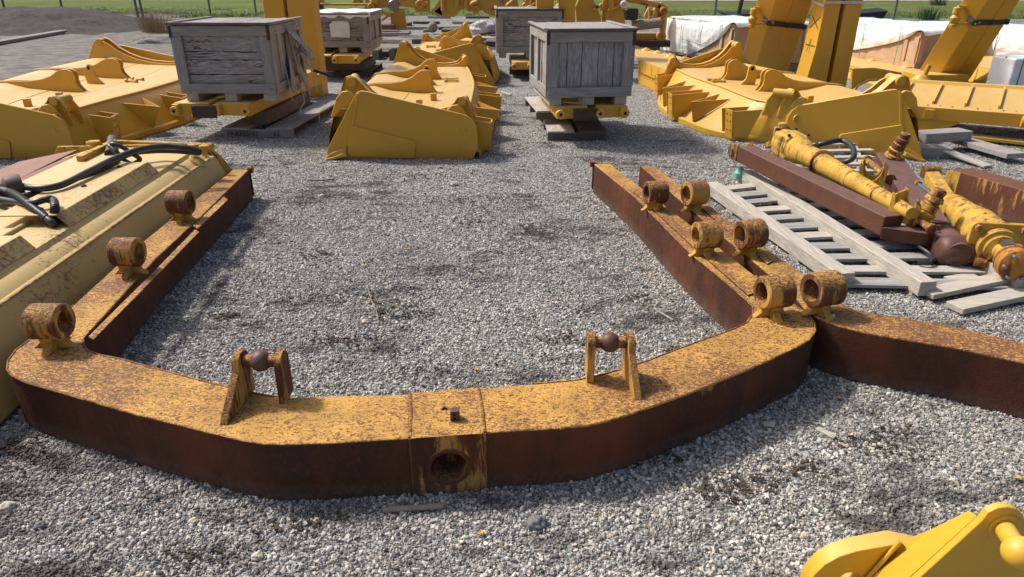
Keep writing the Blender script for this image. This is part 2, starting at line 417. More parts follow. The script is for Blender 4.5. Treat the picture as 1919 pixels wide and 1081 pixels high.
# ------------------------------------------------------------------ light
w = bpy.data.worlds.new('World'); sc.world = w; w.use_nodes = True
nt = w.node_tree; bg = nt.nodes['Background']; sky = nt.nodes.new('ShaderNodeTexSky')
sky.sky_type = 'NISHITA'; sky.sun_disc = False
SD = V((-.86, .44, 1.12)).normalized()
el = math.asin(SD.z); az = math.atan2(SD.x, SD.y)
sky.sun_elevation = el; sky.sun_rotation = az; sky.dust_density = 4.0; sky.air_density = .8; sky.ozone_density = .4
nt.links.new(sky.outputs[0], bg.inputs[0]); bg.inputs[1].default_value = .15
sl = bpy.data.lights.new('sun', 'SUN'); sl.energy = 4.4; sl.angle = R(5.5); sl.color = (1, .95, .88)
so = bpy.data.objects.new('sun', sl); COL.objects.link(so); so.rotation_euler = SD.to_track_quat('Z', 'Y').to_euler()
sc.view_settings.view_transform = 'Standard'; sc.view_settings.look = 'None'; sc.view_settings.exposure = 0

# ------------------------------------------------------------------ setting
def sheet(name, x0, x1, y0, y1, z, mat, nx=2, ny=2, fn=None):
    rows = [[V((x0 + (x1 - x0) * i / nx, y0 + (y1 - y0) * j / ny, z + (fn(x0 + (x1 - x0) * i / nx, y0 + (y1 - y0) * j / ny) if fn else 0))) for i in range(nx + 1)] for j in range(ny + 1)]
    return tag(MB().grid(rows).build(name, mat, smooth=180), kind='structure')
from mathutils import noise as mn
sheet('gravel_yard', -400, 400, -40, 900, 0, 'gravel_ground')
rows = []
def gy(x):   # near edge of the lawn
    return 31 + (3.0 if x < -14.5 else 0) + mn.noise(V((x * .5, 0, 0))) * 1.2 + (2.5 if -14.5 < x < 3 else 0) * (1 - abs((x + 5.5) / 9)) 
xs = [-300, -150, -80] + [-50 + i * .8 for i in range(126)] + [80, 150, 300]
g = MB(); g.grid([[V((x, gy(x), .01)) for x in xs], [V((x, gy(x) + .7, .05)) for x in xs], [V((x, 60, .06)) for x in xs], [V((x, 600, .06)) for x in xs]])
tag(g.build('lawn', 'grass_ground', smooth=180), kind='structure')
sheet('road', 9, 260, 50.5, 60, .075, 'road_surface')
# dark soil bank inside the fence, at the left
def bank(x, y):
    t = max(0, 1 - abs((y - 26.0) / 4.2)) ; e = min(1, max(0, (-12.2 - x) / 3.5))
    return .62 * math.sin(t * math.pi / 2) ** 2 * e + (mn.noise(V((x * 1.3, y * 1.3, 1))) * .10 + mn.noise(V((x * 4, y * 4, 1))) * .05) * min(1, t * 3) * min(1, e * 3) - .03 * (1 - min(1, t * 3 * e * 3))
sheet('soil_bank', -45, -11.5, 21.5, 30.6, .004, 'dark_soil', 150, 50, bank)

# grass blades along the near lawn edge, dry tuft
def tufts(name, spots, mat, hmin, hmax, wd, seed):
    rnd = random.Random(seed); m = MB()
    for x, y, z, n_, spread in spots:
        for _ in range(n_):
            a = rnd.uniform(0, 6.28); rr = spread * rnd.random() ** .5; b = V((x + math.cos(a) * rr, y + math.sin(a) * rr, z))
            h = rnd.uniform(hmin, hmax); ln = V((math.cos(a), math.sin(a), 0)) * h * rnd.uniform(.1, .7); s_ = V((math.cos(a + 1.5), math.sin(a + 1.5), 0)) * wd
            m.add([b - s_, b + s_, b + ln * .4 + V((0, 0, h * .6)) + s_ * .6, b + ln * .4 + V((0, 0, h * .6)) - s_ * .6, b + ln + V((0, 0, h))], [(0, 1, 2, 3), (3, 2, 4)])
    return m.build(name, mat, smooth=180)
rnd = random.Random(3)
sp_ = []
for i in range(2600):
    x = rnd.uniform(-34, 30); sp_.append((x, gy(x) + rnd.uniform(0, 1) ** 2 * 6 + .1, .03, 9, .25))
tag(tufts('grass', sp_, 'leaf_green', .04, .13, .008, 5), 'short green grass along the near edge of the lawn', 'grass', kind='stuff')
tag(tufts('dry_grass_tuft', [(-11.6, 23.6, 0, 420, .38), (-11.2, 23.2, 0, 200, .5)], 'dry_grass', .25, .8, .006, 8), 'tuft of dry tan grass beside the fence behind the left grey crate', 'dry grass')
m = MB(); 
p0, p1 = P(-60, 92, .02), P(176, 51, .02)
m.bar(p0 + V((0, 0, .03)), p1 + V((0, 0, .03)), .28, .10)
tag(m.build('kerb', 'kerb', bevel=.03), kind='structure')
# two weeds in the lawn
for k, (px, py) in enumerate([(1738, 36), (1757, 10)]):
    b = P(px, py, .05)
    tag(tufts('weed', [(b.x, b.y, .04, 160, .45)], 'leaf_green', .15, .6, .02, 30 + k), 'dark green weed clump on the lawn, ' + ('nearer of the two' if k == 0 else 'farther of the two, by the road'), 'weed', 'weeds on the lawn')

# ---- chain link fence
def fence(pts, label, seedz=0):
    root = thing('chain_link_fence', label, 'fence', pts[0])
    w_ = MB()
    for a, b in zip(pts[:-1], pts[1:]):
        a, b = V(a), V(b); L = (b - a).length; d = (b - a) / L; hh = 1.83; st = .075
        k = -int(hh / st)
        while k * st < L:
            for sg in (0, 1):
                s0, s1 = k * st, k * st + hh; z0, z1 = 0.03, hh
                t0 = max(0, -s0) / hh; t1 = min(1, (L - s0) / hh)
                if t1 > t0:
                    q0 = a + d * (s0 + hh * t0) + V((0, 0, (z0 + (z1 - z0) * t0) if sg == 0 else (z1 - (z1 - z0) * t0)))
                    q1 = a + d * (s0 + hh * t1) + V((0, 0, (z0 + (z1 - z0) * t1) if sg == 0 else (z1 - (z1 - z0) * t1)))
                    n_ = V((-d.y, d.x, 0)) * .0022; u = V((0, 0, .0026))
                    w_.add([q0 - u, q0 + n_, q0 + u, q1 - u, q1 + n_, q1 + u], [(0, 1, 4, 3), (1, 2, 5, 4), (2, 0, 3, 5)])
            k += 1
    w_.build('wire_mesh', 'fence_wire', root, smooth=10)
    r_ = MB()
    for a, b in zip(pts[:-1], pts[1:]): r_.cyl(V(a) + V((0, 0, 1.85)), V(b) + V((0, 0, 1.85)), .021, n=8)
    r_.build('top_rail', 'fence_post_steel', root)
    for p in pts:
        MB().cyl(p, V(p) + V((0, 0, 1.88)), .045, n=10).ball(V(p) + V((0, 0, 1.88)), .048, 10).build('post', 'fence_post_steel', root)
gp = lambda px, py: P(px, py, 0)
c0 = gp(262, 47)
fl = [V((-44, 33.6, .1)), V((-37, 32.6, .2)), V((-31, 31.7, .2)), gp(60, 33), gp(128, 27.5) + V((0, 0, .0)), ]
fence([V((-40, 29.0, 0)), V((-33, 28.6, 0)), V((-26.5, 28.0, 0)), V((-20.3, 29.5, .1)), V((-18.6, 30.5, 0)), c0], 'green chain link fence with thin posts along the dark soil bank at the left')
fence([c0 + V((.12, .12, 0)), gp(395, 29), gp(480, 25), gp(560, 22)], 'chain link fence running back past the left grey crate and dry grass tuft')
fence([V((x, 27.4 + .02 * x, 0)) for x in (1.5, 5.0, 7.6, 11.0, 14.4, 18.2, 21.6, 25, 28.4)], 'chain link fence in front of the lawn behind the white wrapped crates')

# ------------------------------------------------------------------ main C-frame
def boss(parent, c, ax, r=.077, L=.135, ztop=.25, mat='rusty_lug_steel', hole=.64, name='pin_boss'):
    ax = V(ax).normalized(); c = V(c)
    b = MB().pipe(c - ax * L / 2, c + ax * L / 2, r, r * hole).build(name, mat, parent, smooth=30)
    per = V((-ax.y, ax.x, 0)).normalized(); h = c.z - ztop
    # pedestal: web along the barrel with a cross rib and a small foot
    q = V((c.x, c.y, ztop - .002)); up = V((0, 0, 1)); h = h - r * .80
    T = [(-.72, 0), (-.55, .014), (-.44, h * .5), (-.46, h * 1.0), (.44, h * 1.0), (.38, h * .55), (.46, .016), (.66, 0)]
    MB().prism([q + ax * x * L + up * z - per * .017 for x, z in T], per * .034).build('pedestal', 'rusty_pedestal', b, bevel=.006)
    T = [(-1.15, 0), (-.85, .012), (-.52, .035), (-.46, h * .5), (-.55, h * .9), (-.62, h * 1.25), (.62, h * 1.25), (.55, h * .9), (.46, h * .5), (.52, .035), (.85, .012), (1.15, 0)]
    MB().prism([q + per * x * r + up * z + ax * (-.02) for x, z in T], ax * .035).build('cross_rib', 'rusty_pedestal', b, bevel=.006)
    return b

HB = .25
o3 = lambda l, z=HB: [P(x, y, z) for x, y in l]
outer = [(437, 317), (274, 447), (137, 571), (62, 632), (30, 655), (15, 675), (13, 692), (22, 704), (42, 714), (145, 744), (250, 775), (345, 799), (415, 816), (455, 826), (495, 832), (530, 833), (600, 831), (765, 821)]
outer2 = [(905, 811), (1050, 802), (1100, 797), (1140, 788), (1180, 776), (1280, 741), (1400, 693), (1490, 652), (1516, 637), (1528, 621), (1527, 605), (1516, 590), (1491, 573), (1415, 516), (1293, 420), (1178, 333), (1145, 307)]
inner2 = [(1113, 307), (1189, 369), (1297, 477), (1398, 561), (1411, 575), (1411, 588), (1400, 604), (1380, 614), (1350, 625), (1280, 650), (1210, 677), (1160, 693), (1123, 703), (1080, 712), (1000, 719), (900, 726), (765, 738)]
inner1 = [(640, 741), (540, 744), (500, 741), (465, 734), (380, 713), (300, 692), (230, 673), (185, 664), (165, 657), (156, 645), (157, 633), (170, 618), (290, 486), (380, 402), (466, 318)]
# the beam is welded up from a left half, a right half and a socket block between them
A, B = P(768, 821, HB), P(908, 811, HB); A2, B2 = P(769, 738, HB), P(896, 727, HB)
dx = (B - A).normalized(); dn = V((-dx.y, dx.x, 0))
cf = thing('dozer_frame_assembly', 'large rusty yellow U shaped dozer frame lying flat on the gravel in the foreground', 'dozer frame', P(838, 860), 'rusty dozer frames')
for top in (o3(outer[:-1]) + [A, A2] + o3(inner1), [B] + o3(outer2[1:]) + o3(inner2[:-1]) + [B2]):
    MB().prism([p - V((0, 0, HB)) for p in top], (0, 0, HB)).build('beam', 'rusty_yellow_steel', cf, bevel=.009, seg=3, fix=True)
for l in (outer[2:-1], outer2[1:-3], inner1[1:-1], inner2[1:-2]):
    MB().tube([p + V((0, 0, -.001)) for p in o3(l, HB)], .0045, 6).build('edge_bead', 'rusty_lug_steel', cf, smooth=80)
# socket block with real round hole
blk = MB(); t_ = .128
a = A + dx * .003 - dn * .006; b = B - dx * .003 - dn * .006; e = V((0, 0, .004))
fl_ = [V((a.x, a.y, .002)), V((b.x, b.y, .002)), V((b.x, b.y, HB + .003)), V((a.x, a.y, HB + .003))]
cen = (A + B) / 2 - dn * .006; cen.z = .118; up = V((0, 0, 1))
hole = arc(cen, dx, up, .064, 0, 360, 40)[:-1]
blk.prism(fl_, dn * (t_ - .02), [hole])
a2, b2 = A2 - dx * -.003, B2 - dx * .003; m0 = a + dn * (t_ - .019); m1 = b + dn * (t_ - .019)
zz0, zz1 = .002, HB + .003
blk.hexa([V((q.x, q.y, zz0)) for q in (m0, m1, b2, a2)], [V((q.x, q.y, zz1)) for q in (m0, m1, b2, a2)])
blk.build('socket_block', 'rusty_socket_steel', cf)
MB().pipe(cen - dn * .004, cen + dn * .05, .080, .0645, 48, .003).build('socket_ring', 'rusty_brown_steel', cf)
# weld seams
m = MB()
for pa, pb in (((768, 821), (769, 738)), ((908, 811), (896, 727))):
    q0, q1 = P(*pa, HB), P(*pb, HB); m.tube([q0 + V((0, 0, .001)), (q0 + q1) / 2 + V((.003, 0, .002)), q1 + V((0, 0, .001))], .006, 6)
    m.tube([V((q0.x, q0.y - .001, .01)), V((q0.x, q0.y - .002, HB))], .006, 6)
m.build('weld_seam', 'rusty_lug_steel', cf)
q = P(853, 786, HB); mm = MB(); zz = V((0, 0, 1))
mm.box(q + V((0, 0, .022)), (.034, .03, .044), .1).build('stop_block', 'ball_rust', cf, bevel=.003)
MB().pipe(P(833, 768, HB - .002), P(833, 768, HB + .004), .012, .007, 16, .001).build('bolt_hole', 'dark_steel', cf)
m = MB()
for dz in (.014, .032): m.cyl(q + V((-.0005, -.0165, dz)), q + V((-.0005, -.013, dz)), .005, n=10)
m.build('block_hole', 'hole_dark', cf)
# raised wear strips on the arms
for pl in ([(166, 634), (255, 545), (300, 500), (366, 432), (374, 437), (308, 505), (262, 552), (176, 640)],
           [(362, 425), (420, 370), (428, 376), (371, 431)],
           ):
    pts = o3(pl, HB); MB().prism(pts, (0, 0, .010)).build('wear_strip', 'rusty_brown_steel', cf, bevel=.003)
for pl in ([(1186, 360), (1240, 410), (1300, 466), (1402, 556), (1413, 552), (1310, 462), (1250, 404), (1196, 354)],):
    MB().prism(o3(pl, HB), (0, 0, .010)).build('wear_strip', 'rusty_brown_steel', cf, bevel=.003)
# arm end caps and ears
for (x0, y0), (x1, y1), sx in (((434, 317), (468, 317), 1), ((1111, 306), (1147, 306), -1)):
    a, b = P(x0, y0, HB), P(x1, y1, HB); a.z = b.z = 0; d = (b - a).normalized(); n_ = V((-d.y, d.x, 0))
    MB().prism([a + V((0, 0, .02)), b + V((0, 0, .02)), b + V((0, 0, HB - .006)), a + V((0, 0, HB - .006))], n_ * .02).build('end_plate', 'rusty_brown_steel', cf, bevel=.008)
    ec = (b if sx > 0 else a) + V((0, .012, HB * .98)) 
    MB().pipe(ec - d * .02, ec + d * .02, .03, .012, 20, .003).build('pin_ear', 'rusty_lug_steel', cf)
LA = (P(274, 447, HB) - P(137, 571, HB)).normalized(); RA = (P(1293, 420, HB) - P(1415, 516, HB)).normalized()
perp = lambda d: V((d.y, -d.x, 0))
for px, py in ((92, 602), (238, 472), (338, 379)):
    boss(cf, P(px, py, HB + .119), perp(LA) + V((0, -.10, 0)), ztop=HB)
for px, py in ((1452, 546), (1324, 440), (1229, 360)):
    boss(cf, P(px, py, HB + .119), perp(RA) + V((0, .02, 0)), ztop=HB)
# tower brackets with balls
def tower(ballpx, footL, backL, strL, side):
    bc = P(*ballpx, HB + .155)
    x_ = V((1, 0, 0)) if side < 0 else V((1, 0, 0))
    root_x = bc.x
    # outer plate with long foot
    t = .028
    bk = P(*backL, HB); ft = P(*footL, HB)
    xo = bc.x + side * .060; xi = bc.x - side * .060
    dirf = (ft - bk); dirf.z = 0; Lf = dirf.length
    yb = bc.y + .02
    zt = HB + .155
    pl = [V((xo, yb + .030, HB)), V((xo, bc.y + .044, zt))] + [V((xo, bc.y + .044 * math.cos(R(a_)), zt + .040 * math.sin(R(a_)))) for a_ in range(0, 181, 20)] + [V((xo, bc.y - .046, zt - .02)), V((xo, ft.y + .01, HB + .02)), V((xo, ft.y, HB))]
    # shear foot so that it flares outwards
    pl2 = [V((p.x + side * .022 * max(0, (yb - p.y) / .22) , p.y, p.z)) for p in pl]
    o = MB().prism(pl2, V((side * t, 0, 0))).build('bracket_plate', 'rusty_bracket_steel', cf, bevel=.003)
    s_ = P(*strL, HB); 
    pl = [V((xi, bc.y + .046, HB - .1)), V((xi, bc.y + .044, zt))] + [V((xi, bc.y + .044 * math.cos(R(a_)), zt + .040 * math.sin(R(a_)))) for a_ in range(0, 181, 20)] + [V((xi, bc.y - .050, HB - .1))]
    pl = [V((p.x, p.y, max(p.z, HB))) for p in pl]
    MB().prism(pl, V((-side * t, 0, 0))).build('bracket_plate', 'rusty_bracket_steel', cf, bevel=.003)
    MB().cyl(V((xo, bc.y, bc.z)), V((xi, bc.y, bc.z)), .024, n=18).build('bracket_pin', 'rusty_lug_steel', cf)
    MB().ball(bc, .040, 28).build('ball', 'ball_rust', cf, smooth=60)
tower((489, 676), (423, 797), (462, 736), (525, 742), -1)
tower((1143, 641), (1212, 750), (1190, 690), (1113, 707), 1)

# ------------------------------------------------------------------ second C-frame
H2 = .26
s_out = [(1200, 310), (1284, 383), (1376, 460), (1437, 510), (1490, 556), (1508, 578), (1530, 594), (1570, 609), (1620, 622), (1700, 636), (1800, 653), (1919, 679), (2100, 722), (2260, 780)]
s_in = [(2260, 715), (2100, 680), (1919, 641), (1800, 613), (1700, 595), (1640, 586), (1600, 578), (1570, 562), (1510, 516), (1454, 477), (1323, 382), (1232, 314)]
c2 = thing('dozer_frame_assembly', 'second rusty brown dozer frame partly cut off at the right, beside the pallet', 'dozer frame', P(1500, 600), 'rusty dozer frames')
MB().prism([P(x, y, H2) - V((0, 0, H2)) for x, y in s_out + s_in], (0, 0, H2)).build('beam', 'rusty_brown_steel', c2, bevel=.012, seg=3, fix=True)
for px, py in ((1543, 541), (1406, 438), (1303, 361)):
    boss(c2, P(px, py, H2 + .119), perp(RA) + V((0, .10, 0)), r=.082, ztop=H2, mat='rusty_lug_steel')
a, b = P(1199, 309, H2), P(1233, 313, H2); a.z = b.z = 0; d = (b - a).normalized(); n_ = V((-d.y, d.x, 0))
MB().prism([a + V((0, 0, .02)), b + V((0, 0, .02)), b + V((0, 0, H2 - .006)), a + V((0, 0, H2 - .006))], n_ * .02).build('end_plate', 'rusty_brown_steel', c2, bevel=.008)
MB().prism(o3([(1296, 376), (1312, 372), (1450, 490), (1438, 497)], H2), (0, 0, .009)).build('wear_strip', 'rusty_brown_steel', c2, bevel=.003)
for k, (px, py) in enumerate([(1531, 571), (1561, 592), (1341, 384)]):
    b = P(px, py, H2 + .006); s_ = MB().ball(b, .012, 8)
    tag(s_.build('pebble', 'pale_stone', smooth=20), ['white pebble on the right rusty frame in front of its largest ring', 'pale round pebble on the bend of the right rusty frame', 'white pebble lying between the second rusty arms'][k], 'pebble', 'pebbles lying on the rusty frame')

# ------------------------------------------------------------------ new yellow U-blades
def ublade(label, st, group, rd=.10, finpos=(.36, .62), lugpos=.49, gus=(.27, .62), brk=(.10, .45, .86), nearhole=True, zs=1.0, tipside=True):
    pts = [(V((a, b, 0)), V((c, d, 0))) for a, b, c, d in st]
    mids = [(l + h) / 2 for l, h in pts]; acc = [0]
    for i in range(1, len(mids)): acc.append(acc[-1] + (mids[i] - mids[i - 1]).length)
    acc = [x / acc[-1] for x in acc]; Ltot = sum((mids[i] - mids[i - 1]).length for i in range(1, len(mids)))
    lowp = smoothpath([p[0] for p in pts], 6); hip = smoothpath([p[1] for p in pts], 6); nn = len(lowp)
    accs = []
    for i in range(len(acc) - 1):
        for j in range(6): accs.append(acc[i] + (acc[i + 1] - acc[i]) * j / 6)
    accs.append(1.0)
    def lh(s):
        s = min(max(s, 0), 1)
        for i in range(nn - 1):
            if s <= accs[i + 1] + 1e-9:
                t = (s - accs[i]) / (accs[i + 1] - accs[i]); return lowp[i].lerp(lowp[i + 1], t), hip[i].lerp(hip[i + 1], t)
    def S(s, f, z):
        l, h = lh(s); p = l.lerp(h, f) if f >= 0 else l + (l - h).normalized() * (-f); return V((p.x, p.y, z * zs))
    def ax(s):
        l0, h0 = lh(max(0, s - .03)); l1, h1 = lh(min(1, s + .03)); return ((l1 + h1) - (l0 + h0)).normalized()
    root = thing('dozer_blade_assembly', label, 'dozer blade', (mids[0].x, mids[0].y, 0), group)
    def fr(s):
        l, h = lh(s); w_ = (h - l).length; return .07 + rd * math.sin(math.pi * min(max(s, 0), 1)) / w_
    def top(s):
        r = fr(s)
        return [(0, .0), (0, .035), (r * .5, .23), (r * .92, .385), (r + .015, .425), (r + .05, .435), (.3 + r * .4, .43), (.5, .425), (.68, .45), (.80, .50), (.88, .49), (.94, .40), (.98, .2), (1, .02)]
    rows = []
    N = 30
    for i in range(N + 1):
        s = .006 + .988 * i / N; T = top(s)
        bot = [(f, max(z - .05, 0.0)) for f, z in T[2:-1]][::-1]
        bot = [(min(max(f, .03), .97), z) for f, z in bot] + [(.03, 0)]
        ring = [S(s, f, z) for f, z in T + bot]; rows.append(ring + [ring[0]])
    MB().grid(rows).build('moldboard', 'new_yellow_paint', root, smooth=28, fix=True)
    # weld lines / seams running the length
    m = MB()
    for f in (.34, .56):
        m.tube([S(s / 20, f + .0, .4285 if f < .4 else .434) for s in range(1, 20)], .005, 5)
    m.tube([S(s / 24, fr(s / 24) + .01, .428) for s in range(0, 25)], .014, 6)
    m.build('weld_seam', 'new_yellow_paint', root)
    # cutting edge along the low side
    m = MB(); rw = []
    for i in range(25):
        s = i / 24; rw.append([S(s, 0.0, .0), S(s, -.015, .005), S(s, -.015, .06), S(s, .008, .075), S(s, .0, .0)])
    m.grid(rw).build('cutting_edge', 'yellow_paint_deep', root, fix=True)
    # end plates
    for e_, s in ((0, 0.0), (1, 1.0)):
        dd = ax(.02 if s == 0 else .98) * (-1 if s == 0 else 1)
        l, h = lh(s); w_ = (h - l).length; xx = (h - l).normalized()
        def E(f, z, off=0): return S(s, f, z) + dd * off
        pl = [E(.03, 0), E(-.01, .12), E(.0, .32), E(.025, .39), E(.07, .44), E(.70, .665), E(.735, .672), E(.765, .655), E(.785, .61), E(.985, .12), E(1.0, .05), E(.99, .0)]
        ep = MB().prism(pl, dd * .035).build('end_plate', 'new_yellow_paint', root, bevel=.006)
        if True:
            pl = [E(.42, 0.01, .035), E(.40, .17, .035), E(.41, .19, .035), E(.81, .34, .035), E(.83, .32, .035), E(.86, .06, .035), E(.84, .03, .035)]
            MB().prism(pl, dd * .018).build('wear_plate', 'new_yellow_paint', ep, bevel=.006)
            MB().prism([E(.765, .645, .035), E(.745, .655, .035), E(.80, .34, .035), E(.82, .34, .035)], dd * .008).build('edge_strip', 'new_yellow_paint', ep, bevel=.004)
            c_ = E(.065, .30, .03); MB().lathe(c_, c_ + dd * .02, [(0, .045), (.012, .045), (.013, .028), (.004, .026)], 24).build('eye', 'yellow_paint_deep', ep)
            for q in range(2):
                MB().prism([E(.86, .09 - q * .05, .036), E(.865, .13 - q * .05, .036), E(.97, .065 - q * .04, .036), E(1.01, .02, .036), E(.97, .004, .036), E(.90, .03, .036)], dd * (.03 + .02 * q)).build('end_bit', 'yellow_paint_deep', ep, bevel=.005)
    # curved ribs in pairs next to each end
    for s0 in (.045, .085, .915, .955):
        d = ax(s0)
        o_ = .0 if s0 in (.045, .955) else -.02
        T = [(.03, .30), (.045, .46), (.07, .55 + o_), (.10, .585 + o_), (.13, .58 + o_), (.155, .53), (.19, .485), (.26, .462), (.36, .452), (.46, .462), (.56, .50), (.64, .56), (.70, .63), (.745, .71), (.775, .76 + o_), (.81, .78 + o_), (.845, .765 + o_), (.865, .70), (.92, .50), (.955, .38), (.955, .25)]
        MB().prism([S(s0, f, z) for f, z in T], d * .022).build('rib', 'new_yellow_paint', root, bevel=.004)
        if s0 in (.045, .955):      # flange on the outer rib
            m = MB(); rw = []
            for f, z in T[1:-1]: 
                q = S(s0, f, z); rw.append([q - d * .03, q - d * .03 + V((0, 0, .014)), q + d * .045 + V((0, 0, .014)), q + d * .045, q - d * .03])
            m.grid(rw).build('rib_flange', 'new_yellow_paint', root, smooth=40, fix=True)
    for sa, sb in ((.035, .095), (.905, .965)):
        for f, z, r in ((.105, .545, .045), (.81, .735, .05)):
            MB().cyl(S(sa, f, z), S(sb, f, z), r, n=20).build('pivot_pin', 'new_yellow_paint', root, bevel=.008)
    # corner knuckles: stubby raised knees outside the ribs
    for s0, sg in ((.03, -1), (.97, 1)):
        for f, z0, z1 in ((.16, .40, .53), (.86, .40, .66)):
            T = [(f - .10, z0), (f - .07, z1 - .04), (f - .03, z1), (f + .01, z1 - .01), (f + .05, z1 - .07), (f + .10, z0)]
            MB().prism([S(s0, a_, b_) for a_, b_ in T], ax(s0) * .05 * sg * .6).build('knuckle', 'new_yellow_paint', root, bevel=.012)
    # fins
    for s0 in finpos:
        d = ax(s0)
        for off in (-.055, .03):
            T = [(.36, .41), (.385, .445), (.405, .50), (.41, .56), (.405, .61), (.415, .655), (.44, .68), (.47, .68), (.50, .655), (.54, .60), (.60, .555), (.68, .53), (.78, .525), (.90, .50), (.93, .44), (.93, .40)]
            MB().prism([S(s0, f, z) + d * off for f, z in T], d * .022).build('lug_fin', 'new_yellow_paint', root, bevel=.004)
        MB().cyl(S(s0, .445, .64) - d * .05, S(s0, .445, .64) + d * .05, .026, n=16).build('lug_pin', 'new_yellow_paint', root)
    d = ax(lugpos)
    c_ = S(lugpos, .47, .62)
    xl = (S(lugpos, 0, 0) - S(lugpos, 1, 0)).normalized()
    T = [S(lugpos, .50, .41), S(lugpos, .50, .41) + xl * -.02 + V((0, 0, .16))] + [c_ + xl * -.045 * math.cos(R(a_)) + V((0, 0, .045 * math.sin(R(a_)))) for a_ in range(0, 181, 20)] + [S(lugpos, .44, .50), S(lugpos, .40, .42)]
    MB().prism(T, d * .03).build('lift_lug', 'new_yellow_paint', root, bevel=.003)
    MB().cyl(c_ - d * .004, c_ + d * .034, .022, n=18).build('lug_hole', 'hole_dark', root)
    for s0, f in ((.26, .33), (.30, .36)) if not nearhole else ((.22, .36), (.13, .42)):
        p = S(s0, f, .465); MB().box(p, (.07, .05, .09), .2).build('stop_nub', 'new_yellow_paint', root, bevel=.008)
    for s0 in (.54, .58):
        p = S(s0, .30, .45); x_ = (S(s0, 1, 0) - S(s0, 0, 0)).normalized()
        MB().cyl(p - x_ * .09, p + x_ * .09, .013, n=10).cyl(p - x_ * .09, p - x_ * .06, .024, n=10).cyl(p + x_ * .06, p + x_ * .09, .024, n=10).build('hose_bar', 'yellow_paint_deep', root)
    # triangular gussets on the skirt
    for s0 in gus:
        a_, b_ = S(s0 - .05, fr(s0 - .05) * .85, .37), S(s0 + .05, fr(s0 + .05) * .85, .37); T_ = S(s0, -.12 if rd < .2 else -.02, .31); C_ = S(s0 + .0, .01, .06)
        g = MB()
        for u, v in ((a_, 1), (b_, -1)):
            nrm = (T_ - u).cross(C_ - u).normalized() * .012
            g.prism([u, T_, C_], nrm)
        g.build('gusset', 'new_yellow_paint', root, fix=True)
    for s0 in brk:
        l, h = lh(s0); o_ = (l - h).normalized(); d = ax(s0); rr = fr(s0)
        base = S(s0, rr * .5, .04)
        g = MB()
        for sg in (-1, 1):
            q = d * sg * .10
            k0, k1 = S(s0, rr * .8, .36) + q, S(s0, rr * .35, .08) + q
            e0, e1 = l + o_ * .10 + q + V((0, 0, .33 * zs)), l + o_ * .06 + q + V((0, 0, .04))
            g = MB(); g.prism([k0, V((e0.x, e0.y, .33 * zs)), V((e1.x, e1.y, .05)), V((k1.x, k1.y, .05))], d * .015 * sg)
            g.build('bracket_side', 'new_yellow_paint', root, bevel=.003, fix=True)
        f0 = l + o_ * .095
        quad = [f0 + d * -.115 + V((0, 0, .34 * zs)), f0 + d * .02 + V((0, 0, .34 * zs)), f0 + d * .02 - o_ * .03 + V((0, 0, .03)), f0 - d * .115 - o_ * .03 + V((0, 0, .03))]
        fp = MB().prism(quad, o_ * .015).build('bracket_face', 'new_yellow_paint', root, bevel=.003)
        m = MB()
        for zz_ in (.12, .22, .29):
            for q in (-.085, -.02): 
                c_ = f0 + d * q + o_ * (.014 - .03 * (1 - zz_ / .34)) + V((0, 0, zz_ * zs)); m.cyl(c_, c_ + o_ * .0035, .009, n=8)
        m.build('bolt_hole', 'hole_dark', fp)
    return root
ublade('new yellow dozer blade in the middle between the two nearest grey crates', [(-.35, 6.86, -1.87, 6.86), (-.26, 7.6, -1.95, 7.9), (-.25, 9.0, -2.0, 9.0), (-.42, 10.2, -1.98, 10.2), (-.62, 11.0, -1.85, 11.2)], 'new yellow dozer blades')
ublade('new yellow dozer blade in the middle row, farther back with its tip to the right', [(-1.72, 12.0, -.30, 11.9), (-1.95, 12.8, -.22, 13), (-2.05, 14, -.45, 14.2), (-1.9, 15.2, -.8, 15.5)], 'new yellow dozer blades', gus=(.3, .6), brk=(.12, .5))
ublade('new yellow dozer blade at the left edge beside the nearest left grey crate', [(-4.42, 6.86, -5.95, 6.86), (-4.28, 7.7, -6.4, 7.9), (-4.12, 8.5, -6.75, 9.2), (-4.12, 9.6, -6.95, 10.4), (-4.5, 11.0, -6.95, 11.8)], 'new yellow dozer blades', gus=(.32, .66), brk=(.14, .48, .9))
ublade('new yellow dozer blade on the right behind the rusty yellow cylinder', [(2.95, 7.45, 4.08, 6.78), (2.38, 7.85, 4.2, 7.7), (2.12, 8.7, 4.1, 8.9), (2.05, 9.7, 3.9, 10.0), (2.3, 10.8, 3.55, 11.1)], 'new yellow dozer blades', rd=.34, gus=(.36, .66), brk=(.14, .5, .93))

